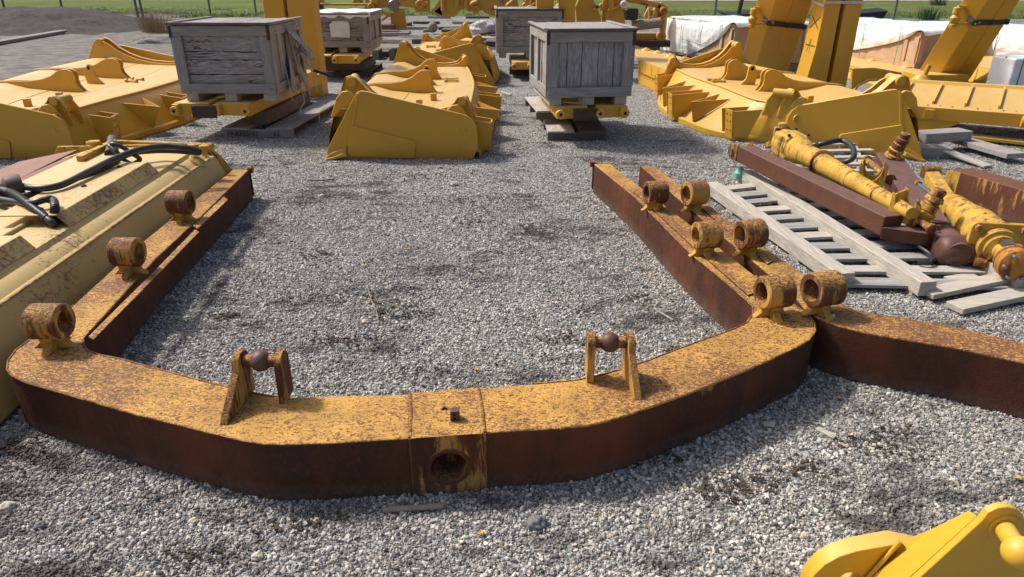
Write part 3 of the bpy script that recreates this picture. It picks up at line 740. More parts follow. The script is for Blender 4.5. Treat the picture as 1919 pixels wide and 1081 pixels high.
# ------------------------------------------------------------------ old pale blade on the left
def oldblade():
    g0, g1 = P(30, 778, 0), P(452, 372, 0)
    d = (g1 - g0).normalized(); n_ = V((-d.y, d.x, 0)); L = (g1 - g0).length
    if n_.x > 0: n_ = -n_
    root = thing('dozer_blade_assembly', 'old faded pale yellow dozer blade with rusty covers and black hoses at the left edge', 'dozer blade', tuple(g0))
    X = lambda s, t, z: g0 + d * s + n_ * t + V((0, 0, z))
    s0, s1 = -1.1, L * .985
    prof = [(0.02, 0), (0, .03), (.045, .15), (.12, .345), (.14, .372), (.165, .378), (.20, .405), (.24, .415), (.26, .44), (.33, .447), (.44, .45), (1.05, .45), (1.30, .38), (1.42, .2), (1.45, 0.0)]
    rows = [[X(s0 + (s1 - s0) * i / 30, t, z) for t, z in prof] for i in range(31)]
    m = MB(); m.grid(rows); m.f.append(tuple(range(len(prof)))); m.f.append(tuple(30 * len(prof) + k for k in range(len(prof))))
    m.build('moldboard', 'pale_yellow_paint', root, smooth=24, fix=True)
    m = MB(); m.tube([X(s0 + (s1 - s0 - .1) * i / 30 , .141, .373) for i in range(31)], .008, 6).build('weld_seam', 'rusted_edge', root)
    # covers
    for a, b in ((-1.0, .83), (1.15, L - .78)):
        t0, t1, z0, z1 = .29, .64, .450, .512
        MB().prism([X(a, t0 + .03, z1), X(b, t0 + .03, z1), X(b, t1, z1), X(a, t1, z1)], (0, 0, -.008)).build('cover_plate', 'pale_yellow_paint', root, bevel=.003)
        MB().prism([X(a, t0 - .03, z0 - .008), X(b, t0 - .03, z0 - .008), X(b, t0 + .028, z1), X(a, t0 + .028, z1)], (n_ * .008)).build('cover_side', 'rusted_edge', root, bevel=.002)
        for k in range(3):
            q = X(a + (b - a) * (.08 + .4 * k), t0 + .16, z1)
            MB().cyl(q, q + V((0, 0, .010)), .016, n=6).cyl(q + V((0, 0, .01)), q + V((0, 0, .014)), .008, n=6).build('cover_bolt', 'dark_steel', root)
    MB().prism([X(-1.0, .82, .436), X(L - .35, .82, .436), X(L - .35, 1.12, .436), X(-1.0, 1.12, .436)], (0, 0, .012)).build('top_plate', 'pale_rust_plate', root, bevel=.003)
    MB().prism([X(.9, 1.13, .40), X(L - .15, 1.13, .45), X(L - .15, 1.6, .36), X(.9, 1.6, .34)], (0, 0, .012)).build('side_plate', 'pale_rust_plate', root, bevel=.003)
    # pipe between the covers, drum at the far left
    MB().cyl(X(.78, .50, .455), X(1.2, .50, .455), .016, n=12).build('pipe', 'pale_yellow_paint', root)
    a, b = Q(-14, 352, 3.75), None
    q = P(44, 352, .52); MB().lathe(q + V((-.4, -.3, 0)), q, [(0, .055), (.40, .06), (.42, .085), (.47, .09), (.50, .085), (.505, .02)], 28).build('drum', 'ball_rust', root)
    # end plate at the far end with round eye, diagonal edges
    E = lambda t, z, o=0: X(s1 + .004 + o, t, z)
    ep = MB().prism([E(-.02, 0), E(.02, .12), E(.14, .36), E(.20, .44), E(.30, .47), (E(1.35, .46)), E(1.5, .2), E(1.5, 0)], d * .03).build('end_plate', 'rusty_chipped_yellow', root, bevel=.006)
    for k in range(3):
        MB().prism([E(-.03, .0, .035 + .05 * k), E(.01, .12, .035 + .05 * k), E(.14, .375 - .02 * k, .035 + .05 * k), E(.22, .46 - .02 * k, .035 + .05 * k), E(.40, .46 - .02 * k, .035 + .05 * k), E(.30, 0, .035 + .05 * k)], d * .02).build('wing_plate', 'rusty_chipped_yellow', root, bevel=.004)
    q = X(L - .30, .17, .39); nn = (n_ * -.6 + V((0, 0, 1)) * .75).normalized()
    MB().lathe(q - nn * .01, q + nn * .012, [(0, .07), (.018, .07), (.022, .064), (.022, .045), (.018, .045)], 28).build('round_boss', 'pale_yellow_paint', root)
    # rusty clutter at the far top
    for (x, y, z, w_) in ((175, 268, .50, .05), (190, 276, .47, .03), (365, 273, .5, .05), (382, 276, .49, .04)):
        q = P(x, y, z); MB().lathe(q - V((0, 0, .06)), q + V((0, 0, .02)), [(0, w_ * .5), (.05, w_ * .5), (.052, w_), (.075, w_), (.08, w_ * .6)], 12).build('bolt', 'rusty_chipped_yellow', root)
    MB().bar(P(150, 300, .46), P(215, 268, .46), .05, .06).bar(P(215, 268, .46), P(400, 275, .46), .04, .05).build('top_flange', 'rusty_chipped_yellow', root, bevel=.005)
    MB().cyl(P(208, 290, .45), P(212, 262, .45), .045, n=14).build('cylinder_stub', 'dark_steel', root)
    # hoses (attached to the blade)
    zt = lambda z: z
    def hose(l, r=.02, rb=False, name='hose'):
        pts = smoothpath([P(x, y, z) for x, y, z in l], 8); o = MB().tube(pts, r, 12).build(name, 'black_rubber', root, smooth=60)
        if rb:
            m = MB()
            n0, n1 = rb
            for i in range(n0, n1):
                a_, b_ = pts[i], pts[i + 1]
                for j in range(3):
                    c_ = a_.lerp(b_, j / 3); dd = (b_ - a_).normalized(); m.lathe(c_, c_ + dd * .006, [(0, r * 1.0), (.001, r * 1.22), (.005, r * 1.22), (.006, r)], 10)
            m.build('hose_guard', 'black_rubber', o, smooth=60)
    hose([(378, 285, .50), (350, 277, .54), (310, 274, .56), (262, 280, .57), (215, 297, .56), (165, 322, .55), (110, 348, .54), (60, 352, .54), (10, 340, .53)], .021)
    hose([(375, 287, .49), (330, 283, .51), (285, 283, .52), (240, 290, .53), (180, 322, .52), (120, 345, .51), (70, 362, .50), (30, 367, .50), (-20, 362, .50)], .019)
    hose([(256, 306, .47), (246, 307, .48), (232, 299, .50), (222, 288, .56), (208, 276, .60), (206, 272, .61), (213, 270, .62), (228, 275, .60), (248, 288, .55), (262, 298, .50), (252, 306, .47)], .016)
    hose([(-25, 352, .52), (5, 356, .54), (30, 366, .55), (60, 388, .53), (95, 415, .48), (101, 420, .46)], .021, (12, 30))
    hose([(-10, 372, .50), (30, 378, .52), (60, 380, .55), (85, 374, .56), (99, 375, .55), (103, 388, .54), (99, 402, .50), (97, 418, .46)], .019, (26, 44))
    for x, y, z in ((97, 419, .45), (106, 416, .45)): 
        q = P(x, y, z); MB().cyl(q - V((0, 0, .04)), q + V((0, 0, .02)), .028, n=6).build('hose_fitting', 'black_plastic', root, bevel=.003)
    return root
oldblade()

# ------------------------------------------------------------------ crates (local: x width, y depth away, z up; origin front-left-bottom)
def place(root, x, y, z=0, rz=0, tilt=0):
    root.location = (x, y, z); root.rotation_euler = (tilt, 0, rz)
def crate(label, W, D, Hh, style=0, group='weathered grey wooden crates'):
    root = thing('crate', label, 'wooden crate', (0, 0, 0), group)
    t = .025; fb = .10
    wx, wy, wz = 'grey_wood_x', 'grey_wood_y', 'grey_wood_z'
    # panels
    panel = 'weathered_panel' if style == 0 else 'weathered_plywood_upright'
    rr = random.Random(int(W * 1000) + style)
    # front panel: warped plywood, split in horizontal or vertical sheets
    m = MB()
    if style == 0:
        edges = [0, .22, .50, .66, 1.0]
        for i in range(len(edges) - 1):
            z0 = fb * .8 + (Hh - fb * 1.6) * edges[i]; z1 = fb * .8 + (Hh - fb * 1.6) * edges[i + 1] - .004
            rows = []
            for k in range(13):
                x = .06 + (W - .12) * k / 12
                wv = rr.uniform(-.010, .008)
                rows.append([V((x, .02 + rr.uniform(0, .004), z0 + rr.uniform(0, .006))), V((x, .018, (z0 + z1) / 2)), V((x, .016 + (wv if i < 3 else 0), z1 + (wv if i < 3 else 0)))])
            m.grid(rows)
    else:
        k = 0; x = .06
        while x < W - .07:
            x1 = min(x + rr.uniform(.10, .2), W - .05); y_ = rr.uniform(.012, .026)
            m.box(((x + x1) / 2, y_ + .006, Hh / 2), (x1 - x - .009, .012, Hh - fb * .8)); x = x1
    m.build('front_panel', panel, root, smooth=20)
    MB().box((W / 2, .040, Hh / 2), (W - .04, .012, Hh - .06)).build('inner_panel', 'dark_wood_x', root)
    # back
    MB().box((W / 2, D - .02, Hh / 2), (W - .02, .02, Hh - .02)).build('back_panel', 'grey_wood_x', root)
    # side panels: slats, weathered and irregular
    for sx in (0, 1):
        m = MB(); y = .05
        while y < D - .06:
            y1 = min(y + rr.uniform(.08, .16), D - .03); xx = (.018 if sx == 0 else W - .018) + rr.uniform(-.006, .006)
            m.box((xx, (y + y1) / 2, Hh / 2 + rr.uniform(-.01, .01)), (.012, y1 - y - rr.uniform(.004, .02), Hh - .08), 0, (0, rr.uniform(-.01, .01))); y = y1
        m.build('side_panel', 'weathered_plywood_upright', root)
    # frame boards
    for z in (fb / 2 + .0, Hh - fb / 2): MB().box((W / 2, -t / 2, z), (W, t, fb)).build('rail', wx, root, bevel=.003)
    for x in (fb / 2 - .0, W - fb / 2): MB().box((x, -t / 2 + .002, Hh / 2), (fb, t, Hh - 2 * fb - .004)).build('stile', wz, root, bevel=.003)
    for x, sg in ((-t / 2 + .004, -1), (W + t / 2 - .004, 1)):
        for z in (fb / 2, Hh - fb / 2): MB().box((x, D / 2, z), (t, D, fb)).build('rail', wy, root, bevel=.003)
        for y in (.03, D * .5, D - fb / 2): MB().box((x + sg * .002, y, Hh / 2), (t, fb * .8, Hh - 2 * fb - .004)).build('stile', wz, root, bevel=.003)
    # lid
    m = MB(); nb = 5
    for i in range(nb):
        x0, x1 = -.02 + (W + .04) * i / nb, -.02 + (W + .04) * (i + 1) / nb - .006
        m.box(((x0 + x1) / 2, D / 2, Hh + .010 + rr.uniform(0, .006)), (x1 - x0, D + .03, .016), 0, (rr.uniform(-.006, .006), 0))
    m.build('lid', 'grey_wood_y' if style == 0 else 'weathered_plywood_upright', root)
    for z in (0,):
        MB().bar((-.03, -.03, Hh + .024), (W + .03, -.03, Hh + .024), .05, .022).build('lid_strip', 'dark_wood_x', root, bevel=.004)
        for x in (-.022, W + .022): MB().bar((x, -.0, Hh + .030), (x, D, Hh + .030), .05, .018).build('lid_strip', 'grey_wood_y', root, bevel=.004)
    # corner straps (metal)
    MB().box((W + .004, -.022, Hh - .06), (.034, .012, .16)).box((-.004, -.022, Hh - .06), (.034, .012, .12)).build('corner_strap', 'dark_steel', root)
    # feet
    m = MB()
    for x in (.09, W / 2, W - .09): m.box((x, D / 2, -.045), (.13, D - .02, .088))
    m.build('skid', 'pallet_wood_y', root, bevel=.004)
    if style in (0, 1):   # nails, torn splinters
        m = MB()
        for i in range(26):
            x = rr.choice((.04, .08, W - .08, W - .04)) if i % 2 else rr.uniform(.1, W - .1); z = rr.uniform(.05, Hh - .05) if i % 2 else rr.choice((.04, .07, Hh - .05))
            m.cyl((x, -t - .0015, z), (x, -t, z), .0035, n=6)
        m.build('nail_head', 'dark_steel', root)
    return root
def pusharm(label, L, wdt=.27, hgt=.12, plate=None, group='yellow push arms under crates'):
    """flat yellow arm with eyes at the near end; local y away"""
    root = thing('push_arm', label, 'push arm', (0, 0, 0), group)
    w2 = wdt / 2
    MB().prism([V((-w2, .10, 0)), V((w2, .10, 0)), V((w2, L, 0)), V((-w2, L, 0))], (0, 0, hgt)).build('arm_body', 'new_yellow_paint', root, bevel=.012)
    for sg in (-1, 1):
        c = V((sg * (w2 - .035), .045, hgt * .45))
        if (sg < 0) == (plate == 'R') or plate is None or plate == sg:
            MB().prism([V((c.x - .035, .12, .005)), V((c.x + .035, .12, .005)), V((c.x + .035, .12, hgt - .01)), V((c.x - .035, .12, hgt - .01))], (0, -.07, 0)).build('fork', 'new_yellow_paint', root, bevel=.008)
            MB().lathe(c + V((0, -.03, 0)), c + V((0, .04, 0)), [(0, .02), (0, .046), (.006, .05), (.07, .05)], 24).build('eye', 'new_yellow_paint', root)
            MB().cyl(c + V((0, -.0315, 0)), c + V((0, -.02, 0)), .018, n=16).build('eye_hole', 'hole_dark', root)
    if plate:
        s_ = 1 if plate == 'R' else -1
        MB().box((s_ * (w2 - .03), .035, hgt * .40), (.27 if plate == 'R' else .01, .02, hgt * .95)).build('spacer_plate', 'dark_steel', root, bevel=.002) if plate == 'R' else None
    return root
def pallet(label, W, D, Hh=.13, boards=5, mat='dark_wood', group='wooden pallets under the crates', text=False):
    root = thing('pallet', label, 'pallet', (0, 0, 0), group)
    # stringers run across the width (x); deck boards run away (y)
    for y in (.02, D * .5, D - .06):
        MB().box((W / 2, y + .02, .045), (W, .045, .085)).build('stringer', mat + '_x', root, bevel=.004)
    for i in range(boards):
        bw = .30 if boards == 2 else W / boards * .72
        x = bw / 2 + (W - bw) * i / (boards - 1)
        MB().box((x, D / 2, .0985), (bw, D + .02, .022)).build('deck_board', 'pallet_wood_y' if i == 0 else mat + '_y', root, bevel=.004)
    if text:
        for s_, x, sz in (('39-B300162', .05, .075), ('R2', .60, .06)):
            cu = bpy.data.curves.new('stencil', 'FONT'); cu.body = s_; cu.size = sz; cu.extrude = .0006; cu.space_character = 1.02
            to = bpy.data.objects.new('tmp', cu); COL.objects.link(to); bpy.context.view_layer.update()
            me = bpy.data.meshes.new_from_object(to); bpy.data.objects.remove(to)
            for v in me.vertices: v.co = V((x + v.co.x, -.0035 + v.co.z * -1, .018 + v.co.y))
            me.materials.append(M['stencil_ink']); ob = bpy.data.objects.new('stencil', me); COL.objects.link(ob); ob.parent = root
    return root
# left near stack
pl = pallet('dark wooden pallet with stencilled numbers under the nearest left crate', .82, 1.9, text=True, boards=2, mat='grey_wood'); place(pl, -3.32, 7.86, 0, -.06)
for i, (x, lab, plt) in enumerate(((-3.56, 'left yellow push arm with dark plate under the nearest left crate', 'R'), (-3.10, 'right one of the yellow push arms under the nearest left crate', None))):
    a = pusharm(lab, 1.9 if i == 0 else 2.6, .40, .14, plt); place(a, x, 7.62, .268, -.06)
    if i == 1:
        MB().box((.12, 2.05, .16), (.16, .8, .10)).build('upper_bracket', 'new_yellow_paint', a, bevel=.01)
        MB().box((.0, 1.9, -.05), (.2, .3, .07)).build('lower_lug', 'new_yellow_paint', a, bevel=.01)
m = MB().box((-2.86, 8.75, .19), (.16, 1.5, .145), -.06)
tag(m.build('timber_block', 'dark_wood_y', bevel=.004), 'dark timber block beneath the right push arm of the nearest left crate', 'timber block', 'timber blocks')
c = crate('nearest left grey crate with cracked front panel and torn right side', 1.05, 1.08, .70, 0); place(c, -3.66, 7.82, .500, -.03, 0)
# torn slats and hanging straps on its right side
rr = random.Random(4); m = MB()
for k in range(7):
    y = rr.uniform(.35, .95); z = rr.uniform(.25, .66); x = 1.07 + rr.uniform(0, .05)
    m.bar((x, y, z), (x + rr.uniform(.02, .20), y + rr.uniform(-.2, .3), z - rr.uniform(.2, .5)), rr.uniform(.05, .14), .008, up=(1, 0, 0))
m.build('torn_plywood', 'weathered_plywood_upright', c)
m = MB()
for k in range(3):
    y = .15 + .30 * k; m.bar((1.095 + .01 * k, y, .70), (1.13 + .06 * k, y + .1, -.12), .016, .003, up=(1, 0, 0))
m.build('packing_strap', 'pallet_wood_z', c)
MB().tube(smoothpath([(1.15, .55, -.05), (1.20, .45, -.16), (1.17, .35, -.24), (1.18, .38, -.30)], 5), .006, 6).build('loose_strap', 'white_strap', c)
MB().cyl((1.16, 1.05, .12), (1.34, 1.20, .03), .018, n=8).build('hook', 'black_plastic', c)
# right near stack
RZ = .12
def rs(x, y):   # stack frame coordinates -> world
    c_, s_ = math.cos(RZ), math.sin(RZ); return .385 + x * c_ - y * s_, 7.42 + x * s_ + y * c_
pl = pallet('dark wooden pallet lying under the nearest right grey crate', .66, 1.2, boards=2); x, y = rs(.03, .12); place(pl, x, y + .12, 0, .03)
pl = pallet('upper wooden pallet raised on the lower one beneath the nearest right crate', .75, 1.0, .13, boards=3); x, y = rs(-.02, .66); place(pl, x, y, .150, .12)
for i, (xx, lab, plt) in enumerate(((.27, 'left one of the two yellow push arms under the nearest right crate', 'R'), (.70, 'right one of the two yellow push arms under the nearest right crate', None))):
    a = pusharm(lab, 1.5, .34, .13, plt); x, y = rs(xx, -.03); place(a, x, y - .05, .284, .10)
c = crate('nearest right grey crate with upright planks standing on two yellow push arms', .90, 1.20, .655, 1); x, y = rs(0, .06); place(c, x, y, .505, RZ)
# back left crate
pl = pallet('dark wooden pallet under the far left crate with paper label', .9, 1.3, boards=3); place(pl, -3.45, 12.9, 0, .02)
MB_ = tag(MB().box((-3.0, 13.3, .20), (.75, 1.0, .14)).build('timber_block', 'dark_wood_x', bevel=.005), 'stack of dark timber between the far left pallet and the yellow push arms', 'timber block', 'timber blocks')
for i, (x, lab, plt) in enumerate(((-3.36, 'left push arm under the far left crate with paper label', 'R'), (-2.87, 'right push arm under the far left crate with paper label', None))):
    a = pusharm(lab, 1.6, .44, .14, plt); place(a, x, 12.3, .29, .03)
c = crate('far left grey crate with a white paper label and white plastic on its lid', .96, 1.2, .52, 0); place(c, -3.47, 12.75, .53, .0)
MB().prism([V((.30, -.029, .17)), V((.63, -.029, .16)), V((.64, -.029, .40)), V((.58, -.029, .43)), V((.36, -.029, .43)), V((.29, -.029, .38))], (0, -.003, 0)).build('paper_label', 'paper', c)
rows = [[V((-.06 + 1.08 * i / 12, -.05 + 1.3 * j / 8, .575 + .012 * math.sin(i * 1.3) * math.cos(j * 1.7))) for i in range(13)] for j in range(9)]
m = MB().grid(rows); m.grid([[p + V((0, 0, -.06 - .02 * (k % 3)))if r else p for k, p in enumerate(rows[0])] for r in (1, 0)])
m.build('plastic_cover', 'white_wrap', c, smooth=60)
# back middle crate
pl = pallet('pallet under the far middle grey crate', .9, 1.2, boards=3); place(pl, -.05, 13.3, 0, -.05)
a = pusharm('yellow push arm under the far middle grey crate', 1.3, .34, .13, None); place(a, .18, 12.4, .18, .05)
c = crate('far middle grey crate half hidden behind the nearest right crate', 1.15, 1.2, .70, 0); place(c, -.26, 12.9, .42, .03)

# ------------------------------------------------------------------ tall posts
def uprightpair(labs, pxl, Y, depth, base_z=0, top=3.0, lean=0, mats='new_yellow_paint', gap=None, marks=False, clip=True, group='tall yellow arms standing on end'):
    out = []
    for k, ((xa, xb), py) in enumerate(pxl):
        a, b = Q(xa, py, Y), Q(xb, py, Y); x0, x1 = a.x, b.x
        root = thing('lift_arm', labs[k], 'steel arm', (x0, Y, base_z), group)
        hh = top - base_z; fl = .10 if k == 0 and marks else 0
        # slightly flared foot as in forged arm
        ring = lambda x0_, x1_, y0_, y1_, z_, sx_: [V((x0_ + sx_, y0_, z_)), V((x1_ + sx_, y0_, z_)), V((x1_ + sx_, y1_, z_)), V((x0_ + sx_, y1_, z_))]
        rows = []
        for z_, f_, g_ in ((base_z, fl, 0), (base_z + .28, fl * .8, 0), (base_z + .75, fl * .2, 0), (base_z + 1.2, 0, 0), (top, 0, 0)):
            sx_ = lean * (z_ - base_z)
            r_ = ring(x0 - f_, x1, Y, Y + depth, z_, sx_); rows.append(r_ + [r_[0]])
        m = MB().grid(rows); n_ = len(rows[0]); m.f.append(tuple(range(4))); m.f.append(tuple((len(rows) - 1) * n_ + i for i in range(4)))
        m.build('arm_shell', mats, root, bevel=.01, fix=True); out.append((root, x0, x1))
        if marks and k == 0:
            z_ = 1.12
            m = MB()
            def st(y0_, z0_, y1_, z1_):
                X_ = lambda z: x0 - fl * (0 if z > 1.2 else max(0, (1.2 - z) / .45) * .2 if z > .75 else .5) - .004
                m.bar((X_(z0_), y0_, z0_), (X_(z1_), y1_, z1_), .012, .004, up=(1, 0, 0))
            st(Y + .05, 1.02, Y + depth - .08, 1.18); st(Y + .05, 1.18, Y + depth - .08, 1.02)
            st(Y + .04, .80, Y + depth - .06, .80); st(Y + depth * .5, .72, Y + depth * .5, .88)
            m.build('chalk_mark', 'marker_ink', root)
    return out
lp = uprightpair(['left one of the two tall yellow arms behind the nearest left crate', 'right one of the two tall yellow arms behind the nearest left crate'], [((492, 531), 5), ((544, 592), 60)], 10.7, .35)
lp = uprightpair(['left one of the two tall yellow arms behind the nearest right crate', 'right one of the two tall yellow arms behind the nearest right crate'], [((1005, 1037), 30), ((1048, 1078), 30)], 13.0, .35)
rp = uprightpair(['upright yellow arm with pencilled cross marks behind the right dozer blade', 'upright yellow arm right of the one with pencilled cross marks'], [((1533, 1563), 80), ((1571, 1602), 80)], 9.9, .42, marks=True)
# light strap and dark clamp across them
z_ = 1.36
m = MB(); X0, X1 = rp[0][1], rp[1][2]
m.box(((X0 + X1) / 2, 9.885, z_), (X1 - X0 + .04, .012, .035)); m.box((X0 - .012, 10.1, z_ - .02), (.012, .44, .035), 0, (.1, 0))
tag(m.build('packing_strap', 'white_strap', bevel=.002), 'pale strap tied around the two upright yellow arms on the right', 'strap')
def leaning(labs, b0, b1, b2, t0, t1, t2, Yb, Yt, dep, groupname, foot=False, skew=.0):
    """two flat arms leaning to the right; b* = bottom px corners, t* = top px corners"""
    res = []
    for k, (ba, bb, ta, tb) in enumerate(((b0, b1, t0, t1), (b1, b2, t1, t2))):
        A_, B_, C_, D_ = Q(*ba, Yb), Q(*bb, Yb), Q(*tb, Yt), Q(*ta, Yt)
        g_ = (B_ - A_) * .02
        if k == 0: B_ = B_ - g_; C_ = C_ - g_
        else: A_ = A_ + g_; D_ = D_ + g_
        up_ = (D_ - A_).normalized(); D_ = D_ + up_ * 1.2; C_ = C_ + (C_ - B_).normalized() * 1.2
        nrm = (B_ - A_).cross(D_ - A_).normalized(); nrm = nrm if nrm.y > 0 else -nrm
        root = thing('lift_arm', labs[k], 'steel arm', tuple(A_), groupname)
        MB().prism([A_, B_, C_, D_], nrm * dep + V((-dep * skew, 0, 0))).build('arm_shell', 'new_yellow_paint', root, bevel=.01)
        res.append((root, A_, B_, C_, D_, nrm))
    return res
# first leaning pair (behind the right blade) ; left narrow face is its side
La = leaning(['left half of the leaning yellow arm pair just left of the upright marked arm', 'right half of the leaning yellow arm pair just left of the upright marked arm'], (1415, 128), (1446, 131), (1474, 142), (1453, 0), (1488, 0), (1524, 0), 11.9, 10.7, .26, 'leaning yellow arms', skew=.75)
Lb = leaning(['left half of the leaning yellow arm pair at the upper right corner', 'right half of the leaning yellow arm pair at the upper right corner'], (1752, 152), (1786, 155), (1818, 148), (1852, 0), (1884, 0), (1911, 0), 10.9, 10.1, .24, 'leaning yellow arms', skew=.75)
for res, lab in ((La, 'dark steel clamp bar across the left leaning pair of yellow arms'), (Lb, 'dark steel clamp bar across the leaning yellow arms in the upper right corner')):
    r0, A_, B_, C_, D_, nr = res[0]; r1, A2, B2, C2_, D2, n2 = res[1]
    t = .66; 
    p = A_.lerp(D_, t * .62); q = B2.lerp(C2_, t * .62)
    h_ = .05
    m = MB().bar(p - nr * .02 - (q - p) * .06, q - nr * .02 + (q - p) * .06, .07, .03, up=(0, -1, 0))
    cb = thing('clamp_bar', lab, 'clamp bar', tuple((p + q) / 2), 'clamp bars on leaning arms'); 
    m.build('bar', 'dark_paint', cb, bevel=.003)
    m = MB()
    for u in (.02, .5, .97):
        c_ = p.lerp(q, u) - nr * .035; m.cyl(c_, c_ - nr * .03, .018, n=6)
    m.build('bolt', 'dark_steel', cb)
    c_ = p + V((-.22, .1, .04))
    kn = thing('hydraulic_fitting', 'yellow ball fitting with hose stub clamped to the ' + ('left leaning arm pair' if res is La else 'upper right leaning arm pair'), 'fitting', tuple(c_), 'fittings on the leaning arms')
    MB().lathe(c_ - V((0, 0, .12)), c_ + V((0, 0, .2)), [(0, .05), (.04, .055), (.05, .035), (.08, .06), (.13, .065), (.17, .035), (.19, .05), (.26, .05), (.27, .03)], 18).build('knob', 'new_yellow_paint', kn)
    MB().bar(c_ + V((.0, 0, -.08)), c_ + V((.26, -.05, -.06)), .06, .03).bar(c_ + V((.0, 0, .16)), c_ + V((.3, -.05, .13)), .05, .03).build('bracket', 'new_yellow_paint', kn, bevel=.003)
    MB().cyl(c_ + V((.14, -.06, .0)), c_ + V((.30, -.1, -.05)), .04, n=12).build('coupler', 'bare_steel', kn)
# foot clamp at the base of the right leaning pair, timber below
q = Q(1726, 150, 10.6); kn = thing('hydraulic_fitting', 'yellow flanged foot with rusty bolt at the bottom of the upper right leaning arms', 'fitting', tuple(q))
MB().lathe(q - V((0, 0, .12)), q + V((0, 0, .08)), [(0, .03), (.05, .04), (.06, .15), (.10, .17), (.14, .12), (.19, .08)], 20).build('flange', 'new_yellow_paint', kn)
MB().cyl(q + V((.03, 0, .05)), q + V((.06, -.02, .22)), .035, n=10).cyl(q + V((.0, 0, -.22)), q + V((0, 0, -.1)), .022, n=8).build('bolt', 'rusty_chipped_yellow', kn)
MB().box(q + V((.35, .25, .02)), (.75, .5, .12)).build('shoe', 'new_yellow_paint', kn, bevel=.02)
q = P(1800, 190, 0); tag(MB().box((q.x - .15, q.y + .3, .10), (1.3, .7, .19), .05).build('timber_block', 'dark_wood_x', bevel=.006), 'grey timber block on the ground under the upper right leaning arms', 'timber block', 'timber blocks')

# ------------------------------------------------------------------ white wrapped crates
def wrapped(label, corner, ld, rd, L, D, z0, z1, drop, torn=False):
    """corner = near corner (right end of the long left face); ld = direction along the left face away; rd along the right face"""
    root = thing('wrapped_crate', label, 'wrapped crate', (corner.x, corner.y, 0), 'long wooden crates wrapped in white plastic')
    C = V((corner.x, corner.y, 0)); ld = V(ld).normalized(); rd = V(rd).normalized()
    X = lambda a, b, z: C + ld * a + rd * b + V((0, 0, z))
    MB().prism([X(0, 0, z0), X(L, 0, z0), X(L, D, z0), X(0, D, z0)], (0, 0, z1 - z0)).build('crate_box', 'new_wood_y', root, bevel=.004)
    # battens
    out1 = -rd * .02; out2 = -ld * .02
    for zz_ in (z0 + .05, z1 - .06):
        MB().bar(X(-.02, -.012, zz_), X(L, -.012, zz_), .024, .10).build('batten', 'new_wood_y', root, bevel=.003)
        MB().bar(X(-.012, -.02, zz_), X(-.012, D, zz_), .024, .10).build('batten', 'new_wood_x', root, bevel=.003)
    for a_ in (.06, .34): MB().bar(X(a_, -.014, z0 + .1), X(a_, -.014, z1 - .1), .10, .024, up=rd).build('batten', 'new_wood_z', root, bevel=.003)
    for b_ in (.05, D * .5, D - .05): MB().bar(X(-.014, b_, z0 + .1), X(-.014, b_, z1 - .1), .10, .024, up=ld).build('batten', 'new_wood_z', root, bevel=.003)
    for a_ in (.1, L * .35, L * .65, L - .1): MB().bar(X(a_, 0, z0 / 2), X(a_, D, z0 / 2), .10, z0 - .005).build('skid', 'grey_wood_x', root, bevel=.004)
    # draped sheet on top and down the left face: lower border sags
    rr = random.Random(int(L * 100)); n = 44
    def zb(a):   # border height along the left face
        t = a / L; return z1 - (z1 - z0) * (drop * min(1, max(0, (t - .02) / .55)) ** .6)
    wob = lambda i, j: .022 * mn.noise(V((i * .35, j * .9, L)))
    rows = []
    for i in range(n + 1):
        a = -.03 + (L + .06) * i / n; r_ = []
        for j in range(9): 
            b = D * (1 - j / 8); r_.append(X(a, b, z1 + .02 + wob(i, j)))
        lo = zb(max(0, a))
        for j in range(1, 8):
            z = z1 + .02 + (lo - z1) * j / 7; r_.append(X(a, -.035 - .035 * math.sin(j / 7 * math.pi) - abs(wob(i * 2.3, j + 3)) * 1.8 + wob(i * 4, 2) * .8, z))
        rows.append(r_)
    m = MB().grid(rows)
    # hang over the right end a little
    r0 = rows[0][:9]
    m.grid([r0, [p - ld * .04 + V((0, 0, -.05 - .03 * ((k * 7) % 3))) for k, p in enumerate(r0)]])
    o = m.build('plastic_sheet', 'white_wrap', root, smooth=70, fix=True)
    sm = o.modifiers.new('sub', 'SUBSURF'); sm.levels = 1; sm.render_levels = 1
    m = MB()
    for a in (L * .12, L * .42, L * .7, L * .92): m.bar(X(a, -.10, z0 - .05), X(a, -.10, z1 + .04), .014, .003, up=rd).bar(X(a, -.10, z1 + .045), X(a, D, z1 + .045), .014, .003)
    m.build('packing_strap', 'green_strap', root)
    return root
cw = P(1368, 119, .14); wl = P(1248, 97, .14)
wrapped('white wrapped crate farthest left, behind the right dozer blade', cw, wl - cw, V((1, .12, 0)), (wl - cw).length, 1.5, .14, .86, .97)
cw = P(1712, 130, .2); 
wrapped('white wrapped crate behind and right of the upright marked arm', cw, V((-.12, 1, 0)) , V((1, .22, 0)), 3.6, 1.35, .2, .82, .85)
cw = P(2010, 150, .2)
wrapped('white wrapped crate at the right edge behind the leaning arms', cw, V((-.25, 1, 0)), V((1, .2, 0)), 3.4, 1.3, .2, .84, 1.0)
# tall white wrapped bundle at right edge
q = Q(1888, 170, 8.9); 
root = thing('wrapped_bundle', 'narrow white plastic wrapped bundle with green straps at the right edge', 'wrapped bundle', (q.x, q.y, 0))
MB().box((q.x + .2, q.y + .25, .38), (.42, .4, .74), .1).build('plastic_sheet', 'white_wrap', root, bevel=.03)
MB().box((q.x + .12, q.y + .04, .38), (.016, .006, .75), .1).box((q.x + .0, q.y + .2, .38), (.006, .016, .75), .1).build('packing_strap', 'green_strap', root)
